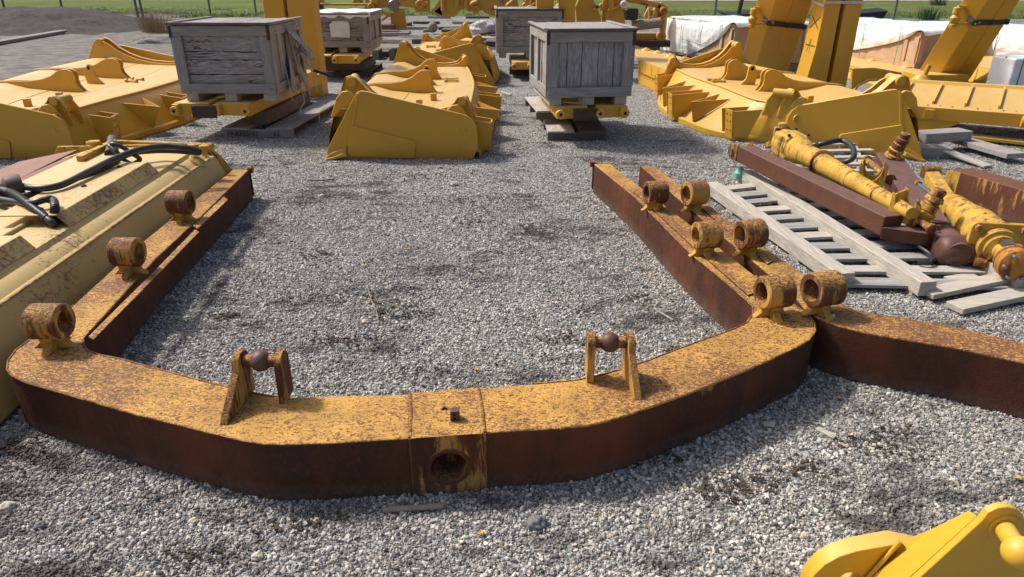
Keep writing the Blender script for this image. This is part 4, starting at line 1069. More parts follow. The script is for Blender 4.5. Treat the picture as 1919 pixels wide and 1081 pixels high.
# black tarp scraps on the lawn side
for k, l in enumerate(([(1560, 18), (1600, 26), (1665, 20), (1655, 36), (1600, 36), (1565, 34)], [(1345, 22), (1372, 28), (1424, 24), (1425, 31), (1360, 31)])):
    pts = [Q(x, y, 17.5) for x, y in l]
    tag(MB().prism(pts, (0, .5, .05)).build('tarpaulin', 'black_plastic', bevel=.01), 'black crumpled tarpaulin behind the ' + ('white wrapped crate right of the upright arm' if k == 0 else 'leftmost white wrapped crate'), 'tarpaulin', 'black tarpaulins')
tag(MB().cyl(Q(1384, 26, 17), Q(1397, -30, 17), .05, n=8).build('pole', 'black_plastic'), 'thin black leaning pole above the leftmost white wrapped crate', 'pole')

# ------------------------------------------------------------------ straight blades on the right
def straight(label, f0, f1, zf0, zf1, zb, depth, group, ribs=9, bumps=False, mat='new_yellow_paint', edge=True):
    """front long edge from f0 to f1 (ground xy); front box, flat ledge, sloping ribbed tray behind"""
    d = (f1 - f0); d.z = 0; L = d.length; d.normalize(); n_ = V((-d.y, d.x, 0))
    if n_.y < 0: n_ = -n_
    X = lambda s, t, z: V((f0.x, f0.y, 0)) + d * s + n_ * t + V((0, 0, z))
    root = thing('straight_blade_assembly', label, 'dozer blade', (f0.x, f0.y, 0), group)
    pf = [(0, zf0), (0, zf1), (.10, zf1 + .015), (.16, zf1 + .005), (.16 + depth * .75, zb - .02), (.16 + depth * .78, zb + .015), (.16 + depth, zb), (.16 + depth, zb - .08), (.2 + depth * .6, zb - .16), (.16, zf0)]
    rows = [[X(L * i / 12, t, z) for t, z in pf + [pf[0]]] for i in range(13)]
    m = MB().grid(rows); k = len(pf) + 1; m.f.append(tuple(range(k - 1))); m.f.append(tuple(12 * k + i for i in range(k - 1)))
    m.build('moldboard', mat, root, bevel=.006, fix=True)
    for i in range(ribs):
        s = L * (i + .35) / ribs
        a, b = X(s, .18, zf1 + .01), X(s + L * .02, .16 + depth * .74, zb - .02)
        MB().prism([a, b, b + V((0, 0, .03)), a + V((0, 0, .035))], d * .018).build('rib', mat, root)
    return root, X, L, d, n_
f0, f1 = V((4.35, 8.05, 0)), V((7.4, 6.35, 0))
root, X, L, d, n_ = straight('long straight yellow blade with ribbed back behind the rusty beam at the right', f0, f1, .20, .34, .50, .95, 'straight yellow blades', 11)
MB().cyl(X(1.28, -.07, .27), X(1.50, -.07, .27), .06, n=18).build('pivot_tube', 'new_yellow_paint', root, bevel=.006)
MB().box(X(.42, -.02, .27), (.10, .03, .10), math.atan2(d.y, d.x)).build('mount_block', 'new_yellow_paint', root, bevel=.004)
MB().prism([X(.1, .15, .05), X(1.6, .15, .02), X(1.6, -.05, .02), X(.1, -.02, .05)], (0, 0, .03)).build('cutting_edge', 'yellow_paint_deep', root)
MB().prism([X(.15, .02, .06), X(.55, .02, .06), X(.75, .02, .20), X(.05, .02, .20)], n_ * .12).build('under_bracket', 'yellow_paint_deep', root, bevel=.005)
q = X(1.45, 1.05, .46); MB().prism([q + d * -.14, q + d * .14, q + d * .14 + V((0, 0, .12)), q + d * .08 + V((0, 0, .2)), q - d * .02 + V((0, 0, .2))], n_ * .04).build('lift_lug', 'new_yellow_paint', root, bevel=.006)
MB().cyl(q + V((0, 0, .12)) + d * .05 - n_ * .003, q + V((0, 0, .12)) + d * .05 + n_ * .01, .035, n=16).build('lug_hole', 'hole_dark', root)
m = MB()
for k in range(14): c_ = X(.15 + .12 * k, .06 + .03 * (k % 2), .350); m.cyl(c_, c_ + V((0, 0, .006)), .009, n=8)
m.build('bolt_hole', 'dark_steel', root)
# flat blades farther back, with bumps on a cream top and a bolt edge below
def flatblade(label, tl, tr, br, bl, zt, nb, group, curl=.24):
    """tl..: px corners of the top sheet at height zt"""
    A_, B_, C_, D_ = P(*tl, zt), P(*tr, zt), P(*br, zt), P(*bl, zt)
    root = thing('flat_blade_assembly', label, 'dozer blade', (D_.x, D_.y, 0), group)
    MB().prism([A_, B_, C_, D_], (0, 0, -.03)).build('top_sheet', 'new_yellow_paint', root, bevel=.006)
    dn_ = (C_ - D_).normalized(); out = (D_ - A_).normalized(); out.z = 0
    f = [D_ + V((0, 0, -.02)), C_ + V((0, 0, -.02)), C_ + out * curl + V((0, 0, -zt + .12)), D_ + out * curl + V((0, 0, -zt + .12))]
    MB().prism(f, out * .03).build('front_sheet', 'new_yellow_paint', root, bevel=.004)
    MB().prism([f[3], f[2], f[2] + out * .22 + V((0, 0, -.09)), f[3] + out * .22 + V((0, 0, -.09))], (0, 0, -.03)).build('cutting_edge', 'new_yellow_paint', root, bevel=.004)
    nr = max(3, int((C_ - D_).length / .35))
    for i in range(nr + 1):
        a = f[0].lerp(f[1], i / nr); b = f[3].lerp(f[2], i / nr); MB().prism([a + out * .03, b + out * .03, b + out * .06, a + out * .06], dn_ * .03).build('rib', 'new_yellow_paint', root)
    m = MB()
    for i in range(nr * 3):
        c_ = f[3].lerp(f[2], (i + .5) / (nr * 3)) + out * .03 + V((0, 0, .05)); m.cyl(c_, c_ + out * .02, .018, n=8)
    m.build('bolt', 'yellow_paint_deep', root)
    for i in range(nb):
        c_ = A_.lerp(B_, .5).lerp(A_, .0); c_ = A_.lerp(D_, .12).lerp(B_.lerp(C_, .12), (i + .5) / nb); MB().lathe(c_, c_ + V((0, 0, .05)), [(0, .10), (.02, .085), (.035, .04), (.045, .03)], 12).build('lift_eye', 'yellow_paint_deep', root)
flatblade('flat yellow blade with small lift eyes directly right of the nearest right crate', (1178, 84), (1330, 118), (1290, 146), (1196, 110), .36, 6, 'flat yellow blades in the back')
flatblade('flat yellow blade with bolt row between the leaning arms and the wrapped bundle', (1800, 92), (1925, 116), (1905, 140), (1790, 112), .42, 4, 'flat yellow blades in the back', .3)
flatblade('flat yellow blade under the middle white wrapped crate', (1470, 78), (1735, 132), (1730, 152), (1478, 96), .22, 5, 'flat yellow blades in the back', .1)
# end plate with arch
Y_ = 9.4
pts = [Q(x, y, Y_) for x, y in [(1596, 165), (1598, 128), (1640, 127), (1690, 136), (1703, 158), (1700, 168)]]
ar = [Q(x, y, Y_) for x, y in [(1690, 166), (1672, 156), (1650, 150), (1628, 151), (1608, 160), (1600, 170)]]
root = thing('arched_plate', 'yellow plate with an arched underside behind the far right corner of the right blade', 'steel plate', (pts[0].x, Y_, 0))
MB().prism(pts + ar, (0, .05, 0)).build('plate', 'new_yellow_paint', root, bevel=.006)
MB().tube([p + V((0, -.01, .01)) for p in ar], .02, 8).build('arch_flange', 'new_yellow_paint', root)

# ------------------------------------------------------------------ timber and planks
def plank(label, a, b, w_, h_, mat='pallet_wood_y', group='loose planks', name='plank'):
    return tag(MB().bar(a, b, w_, h_).build(name, mat, bevel=.004), label, 'plank', group)
q = P(1712, 288, 0)
for k, (x0, x1, y0, z0) in enumerate(((1712, 1772, 290, .055), (1716, 1800, 284, .155))):
    a, b = P(x0, y0, 0), P(x1, y0 + (2 if k == 0 else -6), 0); a.z = b.z = z0
    tag(MB().bar(a, b, .26 - .06 * k, .10).build('timber_block', 'grey_wood_x', bevel=.005), ['lower', 'upper'][k] + ' grey timber block on the gravel under the long straight blade', 'timber block', 'timber blocks')
plank('pale tapered plank lying on gravel beside the grey timber blocks', P(1742, 270, .10), P(1852, 312, .02), .12, .02)
plank('wide dark plank under the long straight blade', P(1800, 262, .08), P(1905, 292, .08), .22, .05, 'grey_wood_x')
plank('grey plank on the gravel below the right pallet, at the right edge', P(1788, 577, .03), P(1960, 540, .035), .11, .035, 'pallet_wood_x')
plank('short pale board stub on the gravel under the large pallet corner', P(1785, 528, .03), P(1835, 520, .03), .13, .02, 'pallet_wood_x')

# ------------------------------------------------------------------ big pallet on the right
pr = thing('pallet', 'long pale grey slatted pallet carrying the rusty arms and cylinders', 'pallet', P(1590, 520))
ZS = .115
st_ = [((1333, 340), (1588, 512), .11), ((1400, 318), (1742, 528), .10), ((1545, 318), (1925, 520), .10)]
S_ = []
for (a, b, w_) in st_:
    p0, p1 = P(*a, ZS), P(*b, ZS); S_.append((p0, p1))
    MB().bar(p0 - V((0, 0, .045)), p1 - V((0, 0, .045)), w_, .09).build('stringer', 'pallet_wood_y', pr, bevel=.006)
    d_ = (p1 - p0).normalized()
    for t in (.0, .22, .47, .72, .93):
        q = p0.lerp(p1, t); MB().bar(V((q.x, q.y, .014)) , V((q.x, q.y, .014)) + d_ * .12, w_ - .01, .024).build('stringer_block', 'pallet_wood_y', pr, bevel=.004)
for i in range(11):
    t = .01 + .97 * i / 10; rr_ = random.Random(i)
    a = S_[0][0].lerp(S_[0][1], t); b = S_[2][0].lerp(S_[2][1], t); a.z = b.z = .042
    MB().bar(a - (b - a) * .02, b + (b - a) * .02 + V((0, rr_.uniform(-.02, .02), rr_.uniform(-.004, .006))), .118 + rr_.uniform(-.02, .012), .02).build('deck_board', 'grey_wood_x' if i % 3 else 'pallet_wood_x', pr, bevel=.003)
a, b = S_[1][1], P(1885, 525, .05); MB().bar(V((a.x, a.y, .04)), V((b.x, b.y, .07)), .10, .03).build('deck_board', 'pallet_wood_x', pr, bevel=.004)
MB().bar(P(1680, 510, .03), P(1735, 545, .03), .13, .07).build('stringer_block', 'pallet_wood_y', pr, bevel=.004)
p2 = thing('pallet', 'second grey pallet mostly hidden under the yellow cylinder and hose loop', 'pallet', P(1560, 300))
for k in range(5):
    a, b = P(1500, 272 + k * 12, .10), P(1635, 268 + k * 13, .10); MB().bar(a, b, .085, .02).build('deck_board', 'pallet_wood_x', p2, bevel=.003)
for x in (1510, 1620):
    a, b = P(x, 330, .045), P(x - 25, 268, .045); MB().bar(a, b, .05, .09).build('stringer', 'pallet_wood_y', p2)
q = P(1386, 322, .09); tag(MB().lathe(q - V((0, 0, .07)), q + V((.01, 0, .05)), [(0, .018), (.02, .045), (.06, .052), (.09, .035), (.12, .012)], 14).build('bottle_stopper', 'mint_plastic'), 'mint green plastic cap at the far left corner of the slatted pallet', 'plastic cap')

# ------------------------------------------------------------------ rusty arms and cylinders on the pallet
def arm(label, a, b, w_, h_, mat='rusty_arm_steel', group='rusty box arms'):
    r = thing('box_arm', label, 'steel arm', tuple(V((a.x, a.y, 0))), group); MB().bar(a, b, w_, h_).build('arm_body', mat, r, bevel=.010, seg=3); return r
A1, B1 = P(1396, 287, .27), P(1672, 423, .20)
ra = arm('long rusty brown box arm lying across the slatted pallet next to the yellow cylinder', A1, B1, .15, .14)
d = (B1 - A1).normalized()
sd = d.cross(V((0, 0, 1))).normalized()
# forked far end
for sg in (-1, 1): MB().prism([A1 + sd * sg * .05 + V((0, 0, -.07)), A1 + sd * sg * .05 + V((0, 0, .075)), A1 - d * .10 + sd * sg * .06 + V((0, 0, .07)), A1 - d * .14 + sd * sg * .06 + V((0, 0, 0)), A1 - d * .1 + sd * sg * .06 + V((0, 0, -.07))], sd * sg * .03).build('fork', 'rusty_lug_steel', ra, bevel=.01)
MB().cyl(A1 - d * .08 - sd * .1, A1 - d * .08 + sd * .1, .035, n=16).build('fork_pin', 'rusty_lug_steel', ra)
# near knuckle with ball stud
q = P(1752, 432, .20); MB().prism(roundpoly([B1 + sd * -.08, B1 + sd * .08, q + sd * .075 + d * .03, q - sd * .065 + d * .03], [0, 0, .06, .06]), (0, 0, -.09)).build('knuckle', 'rusty_arm_steel', ra, bevel=.012)
def stud(parent, b, t, k=1.0):
    b, t = V(b), V(t); L = (t - b).length
    MB().lathe(b, t, [(0, .070 * k), (L * .10, .070 * k), (L * .14, .052 * k), (L * .24, .066 * k), (L * .30, .066 * k), (L * .34, .048 * k)], 20).build('stud_base', 'rusty_chipped_yellow', parent)
    MB().lathe(b + (t - b) * .33, t, [(0, .048 * k), (L * .05, .058 * k), (L * .20, .058 * k), (L * .22, .046 * k), (L * .28, .046 * k), (L * .30, .058 * k), (L * .42, .054 * k), (L * .44, .040 * k), (L * .58, .045 * k), (L * .64, .034 * k)], 20).build('stud_boot', 'rusty_lug_steel', parent)
stud(ra, P(1722, 416, .22), Q(1765, 352, P(1722, 416, .22).y - .02) )
# arm B
A2, B2 = P(1662, 300, .22), P(1745, 432, .15)
rb = arm('shorter rusty brown box arm with an upright ball stud behind the yellow channel pieces', A2, B2, .20, .13)
stud(rb, P(1672, 294, .29), Q(1700, 248, P(1672, 294, .29).y - .05), .95)
rc_ = arm('rusty arm continuing to a dark rounded knuckle at the near end of the pallet', P(1742, 425, .14), P(1775, 462, .13), .15, .12)
q = P(1796, 470, .13); a = P(1778, 455, .13)
MB().lathe(q + V((-.12, .02, 0)), q + V((.12, 0, 0)), [(0, .045), (.006, .062), (.02, .080), (.045, .092), (.075, .097), (.12, .099), (.165, .097), (.195, .090), (.22, .078), (.234, .062), (.24, .045)], 32).build('knuckle', 'ball_rust', rc_)
MB().cyl(P(1770, 440, .15), P(1798, 478, .13), .075, n=20).build('collar', 'rusty_arm_steel', rc_)
# yellow cylinder 1
C1, D1 = P(1468, 265, .33), P(1712, 402, .30)
L = (D1 - C1).length; cy = thing('hydraulic_cylinder', 'chipped yellow tapered cylinder with square housing lying behind the long rusty arm', 'cylinder', (C1.x, C1.y, 0), 'chipped yellow cylinders')
d = (D1 - C1).normalized(); sd = d.cross(V((0, 0, 1))).normalized()
MB().lathe(C1 - d * .02, D1, [(0, .10), (.03, .115), (.26, .12), (.36, .115), (.44, .10), (.50, .088), (L * .45, .078), (L * .8, .055), (L, .04)], 28).build('barrel', 'rusty_chipped_yellow', cy)
MB().bar(C1 + d * .0, C1 + d * .30, .22, .22).build('housing', 'rusty_chipped_yellow', cy, bevel=.04, seg=3)
MB().bar(C1 - d * .11, C1 - d * .015, .13, .24).build('flange', 'rusty_lug_steel', cy, bevel=.02)
MB().lathe(C1 - d * .06 + V((0, 0, .10)), C1 - d * .06 + V((0, 0, .17)), [(0, .04), (.05, .04), (.06, .02)], 14).build('port_cap', 'rusty_chipped_yellow', cy)
MB().prism([C1 - d * .12 + sd * s_ for s_ in (-.03, .03)] + [C1 - d * .30 + sd * .03 + V((0, 0, -.08)), C1 - d * .30 - sd * .03 + V((0, 0, -.08))], (0, 0, -.06)).build('tongue', 'rusty_lug_steel', cy, bevel=.008)
pts = smoothpath([P(1530, 272, .40), P(1550, 267, .43), (P(1578, 263, .44)), P(1597, 275, .42), P(1600, 293, .38), P(1585, 303, .34), P(1560, 303, .30), P(1545, 298, .28)], 8)
MB().tube(pts, .022, 12).build('hose', 'black_rubber', cy)
MB().cyl(P(1526, 276, .40), P(1534, 271, .40), .026, n=8).build('hose_fitting', 'dark_steel', cy)
m = MB()
for t in (.36, .60, .78):
    q = C1.lerp(D1, t); rr0 = {.36: .104, .60: .070, .78: .058}[t]; MB().lathe(q, q + d * .03, [(0, rr0 - .01), (.004, rr0), (.026, rr0), (.03, rr0 - .01)], 22).build('clamp_ring', 'rusty_bracket_steel', cy)
for t in (.03, .27):
    for a_ in (-.085, .085):
        q = C1 + d * t + sd * a_ + V((0, 0, .11)); MB().cyl(q, q + V((0, 0, .018)), .014, n=6).build('housing_bolt', 'dark_steel', cy)
# slim rods and a hose end lying among the arms
for k, (a_, b_, r_, mt_, lb) in enumerate(((P(1655, 372, .27), P(1745, 428, .24), .022, 'rusty_lug_steel', 'slim rusty rod lying along the near end of the long box arm'), (P(1720, 345, .25), P(1800, 402, .24), .018, 'bare_steel', 'slim bare steel rod between the shorter arm and the right cylinder'), (P(1625, 300, .26), P(1668, 335, .25), .026, 'rusty_bracket_steel', 'short chipped rod beside the upper channel bracket'))):
    r0_ = thing('steel_rod', lb, 'steel rod', (a_.x, a_.y, 0), 'loose steel rods on the pallet'); L_ = (b_ - a_).length
    MB().cyl(a_, b_, r_, n=14).build('rod', mt_, r0_); dd = (b_ - a_).normalized()
    for q in (a_, b_): MB().lathe(q - dd * .02, q + dd * .02, [(0, r_), (.006, r_ * 1.5), (.034, r_ * 1.5), (.04, r_)], 14).build('rod_end', 'rusty_lug_steel', r0_)
pts = smoothpath([P(1700, 452, .06), P(1722, 462, .10), P(1745, 478, .09), P(1742, 492, .08), P(1720, 490, .08)], 6)
tag(MB().tube(pts, .012, 8).build('hose', 'black_rubber', smooth=80), 'short black hose end curling under the near knuckle of the pallet load', 'hose')
# yellow channel pieces
for k, (px, py, sc_, rot, lab) in enumerate(((1634, 326, .72, .5, 'chipped yellow channel bracket, upper one beside the shorter rusty arm'), (1704, 388, .70, .9, 'chipped yellow channel bracket, lower one under the near ball stud'))):
    q = P(px, py, .30); r_ = thing('channel_bracket', lab, 'bracket', (q.x, q.y, 0), 'chipped yellow channel brackets')
    u = V((math.cos(rot), -math.sin(rot), 0)); v_ = V((-u.y, u.x, 0))
    out_ = []; s_ = .13 * sc_
    cr = [V((0, 0, -.09)) + u * (-s_), V((0, 0, .10)) + u * (-s_)] + [u * (s_ * math.cos(R(a_)) * .72) + V((0, 0, .085 - .12 * math.sin(R(a_)))) for a_ in range(180, -1, -20)] + [u * s_ * .92 + V((0, 0, .07)), u * s_ * 1.1 + V((0, 0, .04)), u * s_ + V((0, 0, -.09))]
    for off in (-.09, .09): MB().prism([q + p + v_ * off for p in cr], v_ * .02).build('cheek', 'rusty_chipped_yellow', r_, bevel=.004)
    MB().prism([q + u * -s_ + v_ * -.07 + V((0, 0, -.09)), q + u * s_ + v_ * -.07 + V((0, 0, -.09)), q + u * s_ + v_ * .09 + V((0, 0, -.09)), q + u * -s_ + v_ * .09 + V((0, 0, -.09))], (0, 0, .02)).build('web', 'rusty_chipped_yellow', r_, bevel=.004)
    MB().prism([q - u * s_ + v_ * -.07 + V((0, 0, -.07)), q - u * s_ + v_ * .09 + V((0, 0, -.07)), q - u * s_ + v_ * .09 + V((0, 0, .085)), q - u * s_ + v_ * -.07 + V((0, 0, .085))], u * .018).build('end_wall', 'rusty_chipped_yellow', r_, bevel=.004)
# small chipped lever between arms
q0, q1 = P(1745, 330, .24), P(1785, 395, .22); lv = arm('short chipped rusty yellow lever behind the near ball stud', q0, q1, .10, .09, 'rusty_chipped_yellow', 'rusty box arms')
MB().cyl(q0 + V((-.06, .02, .03)), q0 + V((.06, .03, .03)), .05, n=16).build('end_eye', 'rusty_lug_steel', lv)
MB().cyl(q1 + V((.0, -.0, .0)), q1 + V((.10, -.05, .0)), .035, n=16).build('end_eye', 'ball_rust', lv)
# yellow cylinder 2 with orange head
C3, D3 = P(1782, 378, .24), P(1862, 456, .20)
d = (D3 - C3).normalized(); L = (D3 - C3).length; sd = d.cross(V((0, 0, 1))).normalized()
cy = thing('hydraulic_cylinder', 'chipped yellow cylinder with bolted orange end cap at the right edge of the pallet', 'cylinder', (D3.x, D3.y, 0), 'chipped yellow cylinders')
MB().lathe(C3, D3, [(0, .06), (L * .1, .075), (L * .4, .095), (L * .62, .125), (L, .13)], 28).build('barrel', 'rusty_chipped_yellow', cy)
MB().prism(roundpoly([D3 + sd * a_ + V((0, 0, b_)) for a_, b_ in ((-.16, -.12), (.16, -.12), (.16, .14), (-.16, .14))], [.04] * 4), d * .035).build('flange', 'rusty_chipped_yellow', cy, bevel=.006)
m = MB()
for a_, b_ in ((-.125, -.09), (.125, -.09), (.125, .11), (-.125, .11)): c_ = D3 + sd * a_ + V((0, 0, b_)); m.cyl(c_, c_ + d * .06, .022, n=6)
m.build('bolt', 'rusty_lug_steel', cy)
MB().lathe(D3 + d * .03, D3 + d * .3, [(0, .115), (.05, .115), (.055, .09), (.07, .085), (.08, .05), (.2, .05)], 26).build('collar', 'rusty_chipped_yellow', cy)
e0 = D3 + d * .20
MB().lathe(e0, e0 + d * .2, [(0, .05), (.02, .085), (.05, .095), (.055, .088), (.08, .098), (.12, .092), (.14, .06), (.15, .03)], 22).build('end_cap', 'orange_rust_steel', cy)
MB().bar(e0 + sd * -.06 - d * .08, e0 + sd * .02 + d * .10 + V((0, 0, .02)), .09, .12).build('yoke', 'orange_rust_steel', cy, bevel=.02)
m = MB()
for a_ in range(0, 360, 60): c_ = e0 + d * .13 + (sd * math.cos(R(a_)) + V((0, 0, 1)) * math.sin(R(a_))) * .072; m.cyl(c_, c_ + d * .025, .011, n=6)
m.build('bolt', 'bare_steel', cy)
MB().bar(D3 + d * .12 + V((0, 0, .06)), D3 + d * .2 + V((0, 0, .06)), .05, .04).build('rod', 'bare_steel', cy)
MB().cyl(P(1825, 488, .10), P(1848, 492, .10), .035, n=16).build('port', 'orange_rust_steel', cy)
# rusty beam at the right
A4, B4 = P(1796, 345, .14), P(2060, 425, .14)
rbm = arm('rusty brown box beam with yellow patches at the right edge, beyond the pallet', A4, B4, .22, .26, 'rust_patch_steel')
d = (B4 - A4).normalized(); sd = d.cross(V((0, 0, 1))).normalized()
MB().prism([A4 + sd * .112 + V((0, 0, z)) + d * t for t, z in ((.08, -.12), (.08, .12), (-.02, .12), (-.05, .10), (-.03, .02), (-.08, -.06), (-.06, -.12))], sd * -.03).build('end_lip', 'rusty_chipped_yellow', rbm, bevel=.004)
MB().cyl(A4 - d * .03 - sd * .08 + V((0, 0, .06)), A4 - d * .03 + sd * .02 + V((0, 0, .1)), .035, n=14).build('end_pin', 'dark_steel', rbm)

# ------------------------------------------------------------------ near yellow linkage at the bottom right
Yp = 1.42
nk = thing('trunnion_bracket', 'new yellow bracket with a ball end close to the camera at the bottom right corner', 'bracket', tuple(Q(1700, 1300, Yp)))
pl = [Q(x, y, Yp) for x, y in [(1505, 1300), (1507, 1130), (1514, 1100), (1526, 1078), (1546, 1058), (1572, 1044), (1604, 1034), (1680, 1020), (1730, 1030), (1760, 1300)]]
hc = Q(1592, 1088, Yp); hl = arc(hc, V((1, 0, 0)), V((0, 0, 1)), .030, 0, 360, 28)[:-1]
nb = V((0, .055, .0))
MB().prism(pl, nb, [hl]).build('cheek_plate', 'yellow_paint_deep', nk, bevel=.004)
# slanted front plate rising to the ball mount
Y2 = Yp - .12
pl2 = [Q(x, y, Y2) for x, y in [(1500, 1300), (1705, 1081), (1830, 966), (1842, 950), (1860, 941), (1880, 939), (1897, 944), (1909, 956), (1913, 972), (1912, 990), (1990, 1010), (1990, 1300)]]
MB().prism(pl2, (0, -.02, 0)).build('front_plate', 'yellow_paint_deep', nk, bevel=.004)
a, b = Q(1831, 965, Y2), Q(1600, 1182, Y2)
fl3 = [a, Q(1705, 1080, Y2), b, Q(1560, 1160, Yp - .003), Q(1628, 1081, Yp - .003), Q(1687, 1014, Yp - .003), Q(1750, 990, Yp - .02), Q(1816, 956, Yp - .05)]
MB().prism(fl3, (0, 0, -.012)).build('top_flange', 'yellow_paint_deep', nk, bevel=.004)
m = MB(); m.tube(smoothpath([Q(1600, 1112, Yp - .008), Q(1628, 1081, Yp - .008), Q(1658, 1047, Yp - .008), Q(1687, 1014, Yp - .008)], 5), .006, 8).build('weld_seam', 'yellow_paint_deep', nk)
c_ = Q(1872, 978, Y2)
MB().lathe(c_ + V((0, .015, 0)), c_ + V((0, -.05, 0)), [(0, .038), (.03, .042), (.04, .04)], 32).build('boss', 'yellow_paint_deep', nk)
bb = Q(1912, 1036, Y2 - .14)
pin0 = c_ + V((0, -.02, 0))
MB().cyl(pin0, bb, .024, .021, n=28).build('ball_pin', 'yellow_paint_deep', nk)
MB().ball(bb, .038, 32).build('ball', 'yellow_paint_deep', nk, smooth=60)

# ------------------------------------------------------------------ background machinery
def polys(root, name, Y, polyl, th, mat='yellow_paint_far'):
    for l in polyl:
        MB().prism([Q(x, y, Y) for x, y in l], (0, th, 0)).build(name, mat, root, bevel=.01)
def machine(label, Y, side, pipes=(), discs=(), base=None, group='yellow machine parts in the back', th=.12, gap=.5):
    xs_ = [x for l in side for x, y in l]; q = Q(sum(xs_) / len(xs_), 40, Y)
    root = thing('machine_part', label, 'machine part', (q.x, Y, 0), group)
    polys(root, 'side_plate', Y, side, th)
    if gap: polys(root, 'rear_plate', Y + gap, [[(x, y) for x, y in l] for l in side[:2]], th)
    for x0, y0, x1, y1, r in pipes: MB().cyl(Q(x0, y0, Y - .05), Q(x1, y1, Y - .05), r, n=12).build('tube', 'yellow_paint_far', root)
    for x, y, r, mt in discs:
        c_ = Q(x, y, Y - .02); MB().lathe(c_ + V((0, .02, 0)), c_ + V((0, -.12, 0)), [(0, r), (.11, r), (.13, r * .85), (.13, r * .4), (.10, r * .35)], 20).build('roller', mt, root)
    if base:
        x0, x1, y0, y1 = base; a = Q(x0, y1, Y); b = Q(x1, y1, Y)
        MB().prism([V((a.x, Y - .1, 0)), V((b.x, Y - .1, 0)), V((b.x, Y + .9, 0)), V((a.x, Y + .9, 0))], (0, 0, .12)).build('base_frame', 'dark_wood_x', root)
    return root
machine('yellow bracket assembly on a pallet right of the far left crate', 16.3, [[(733, 56), (732, 30), (742, 16), (757, 16), (762, 56)], [(692, 48), (690, 10), (700, -8), (714, 0), (716, 20), (708, 46)], [(712, 10), (714, -20), (745, -20), (760, 0), (752, 12), (735, 14)]], [(708, 18, 733, 30, .03), (716, 38, 735, 24, .025), (700, 5, 705, -10, .09)], [(738, 10, .12, 'bare_steel'), (697, 12, .08, 'yellow_paint_far')], (696, 768, 56, 66))
machine('low yellow frame with rounded guard right of the bracket assembly', 19.5, [[(778, 22), (780, -10), (800, -20), (806, -5), (805, 22)], [(752, 12), (756, -12), (786, -15), (782, 16)]], [(778, 6, 802, 6, .05)], [(788, 8, .12, 'yellow_paint_far')], (770, 812, 22, 28))
machine('yellow drum shaped housing standing behind the middle dozer blades', 18.5, [[(815, 30), (812, 15), (822, 0), (822, -25), (884, -25), (884, 0), (876, 14), (858, 22), (852, 32)], [(812, 22), (826, 10), (830, 30)]], [(830, -10, 830, 20, .05), (857, -20, 857, 14, .05), (876, -10, 872, 14, .05)], [], (820, 868, 31, 38))
machine('yellow carrier with twin rollers left of the far middle crate', 18.8, [[(888, 16), (893, -12), (915, -20), (935, -20), (937, 18), (905, 20)], [(905, 20), (937, 12), (937, 34), (908, 24)]], [(880, 10, 896, 2, .06)], [(881, 14, .10, 'yellow_paint_far'), (892, 18, .10, 'yellow_paint_far')], (909, 936, 25, 38))
machine('tall yellow ribbed casting behind the nearest right crate', 14.6, [[(1082, 60), (1078, 14), (1090, -15), (1106, -15), (1122, 20), (1132, 60)], [(1130, 60), (1128, 14), (1140, -15), (1160, -15), (1166, 5), (1175, 60)]], [(1134, 60, 1138, 22, .035), (1138, 22, 1166, 8, .035), (1128, 20, 1135, -12, .035), (1146, 20, 1145, -14, .05), (1112, 20, 1128, 8, .03)], [(1168, 8, .07, 'paper'), (1118, 12, .03, 'dark_steel')], None)
mk = machine('yellow loader linkage with sloping arm and magenta tag left of the white wrapped crates', 15.2, [[(1186, 75), (1186, 62), (1243, 62), (1243, 75)], [(1224, 40), (1230, 12), (1240, 4), (1252, 14), (1250, 44), (1246, 76), (1236, 76), (1238, 40)], [(1172, -8), (1240, 6), (1238, 16), (1172, 3)]], [(1230, 20, 1224, 38, .05), (1241, 60, 1246, 20, .07), (1190, 60, 1186, 34, .05)], [(1238, 68, .10, 'yellow_paint_far'), (1243, 20, .08, 'orange_rust_steel')], None)
MB().prism([Q(x, y, 15.14) for x, y in ((1201, 4), (1215, 7), (1215, 12), (1202, 9))], (0, .02, 0)).build('tag', 'magenta_label', mk)
MB().box(Q(1180, 26, 15.0), (.28, .3, .22), .3).build('black_cover', 'black_plastic', mk, bevel=.04)
MB().cyl(Q(1190, 48, 15.0), Q(1238, 42, 15.0), .10, n=12).build('wrapped_pipe', 'stick_wood', mk)
MB().box(Q(1215, 80, 15.3) , (.8, .6, .12)).build('base_block', 'dark_steel', mk)
machine('small yellow bracket with rings behind the far left crate', 20.5, [[(662, 8), (662, -15), (678, -15), (680, 10)], [(683, 16), (686, -10), (694, -10), (696, 18)]], [], [(668, 4, .10, 'yellow_paint_far')], (655, 700, 14, 22))
machine('yellow rack with dark wheels between the far left crate and its tall arms', 18.0, [[(596, 20), (596, -15), (606, -15), (606, 24)]], [(600, 8, 690, 8, .03)], [(600, 14, .08, 'black_rubber'), (594, 8, .07, 'black_rubber')], (590, 605, 24, 40), gap=.3)
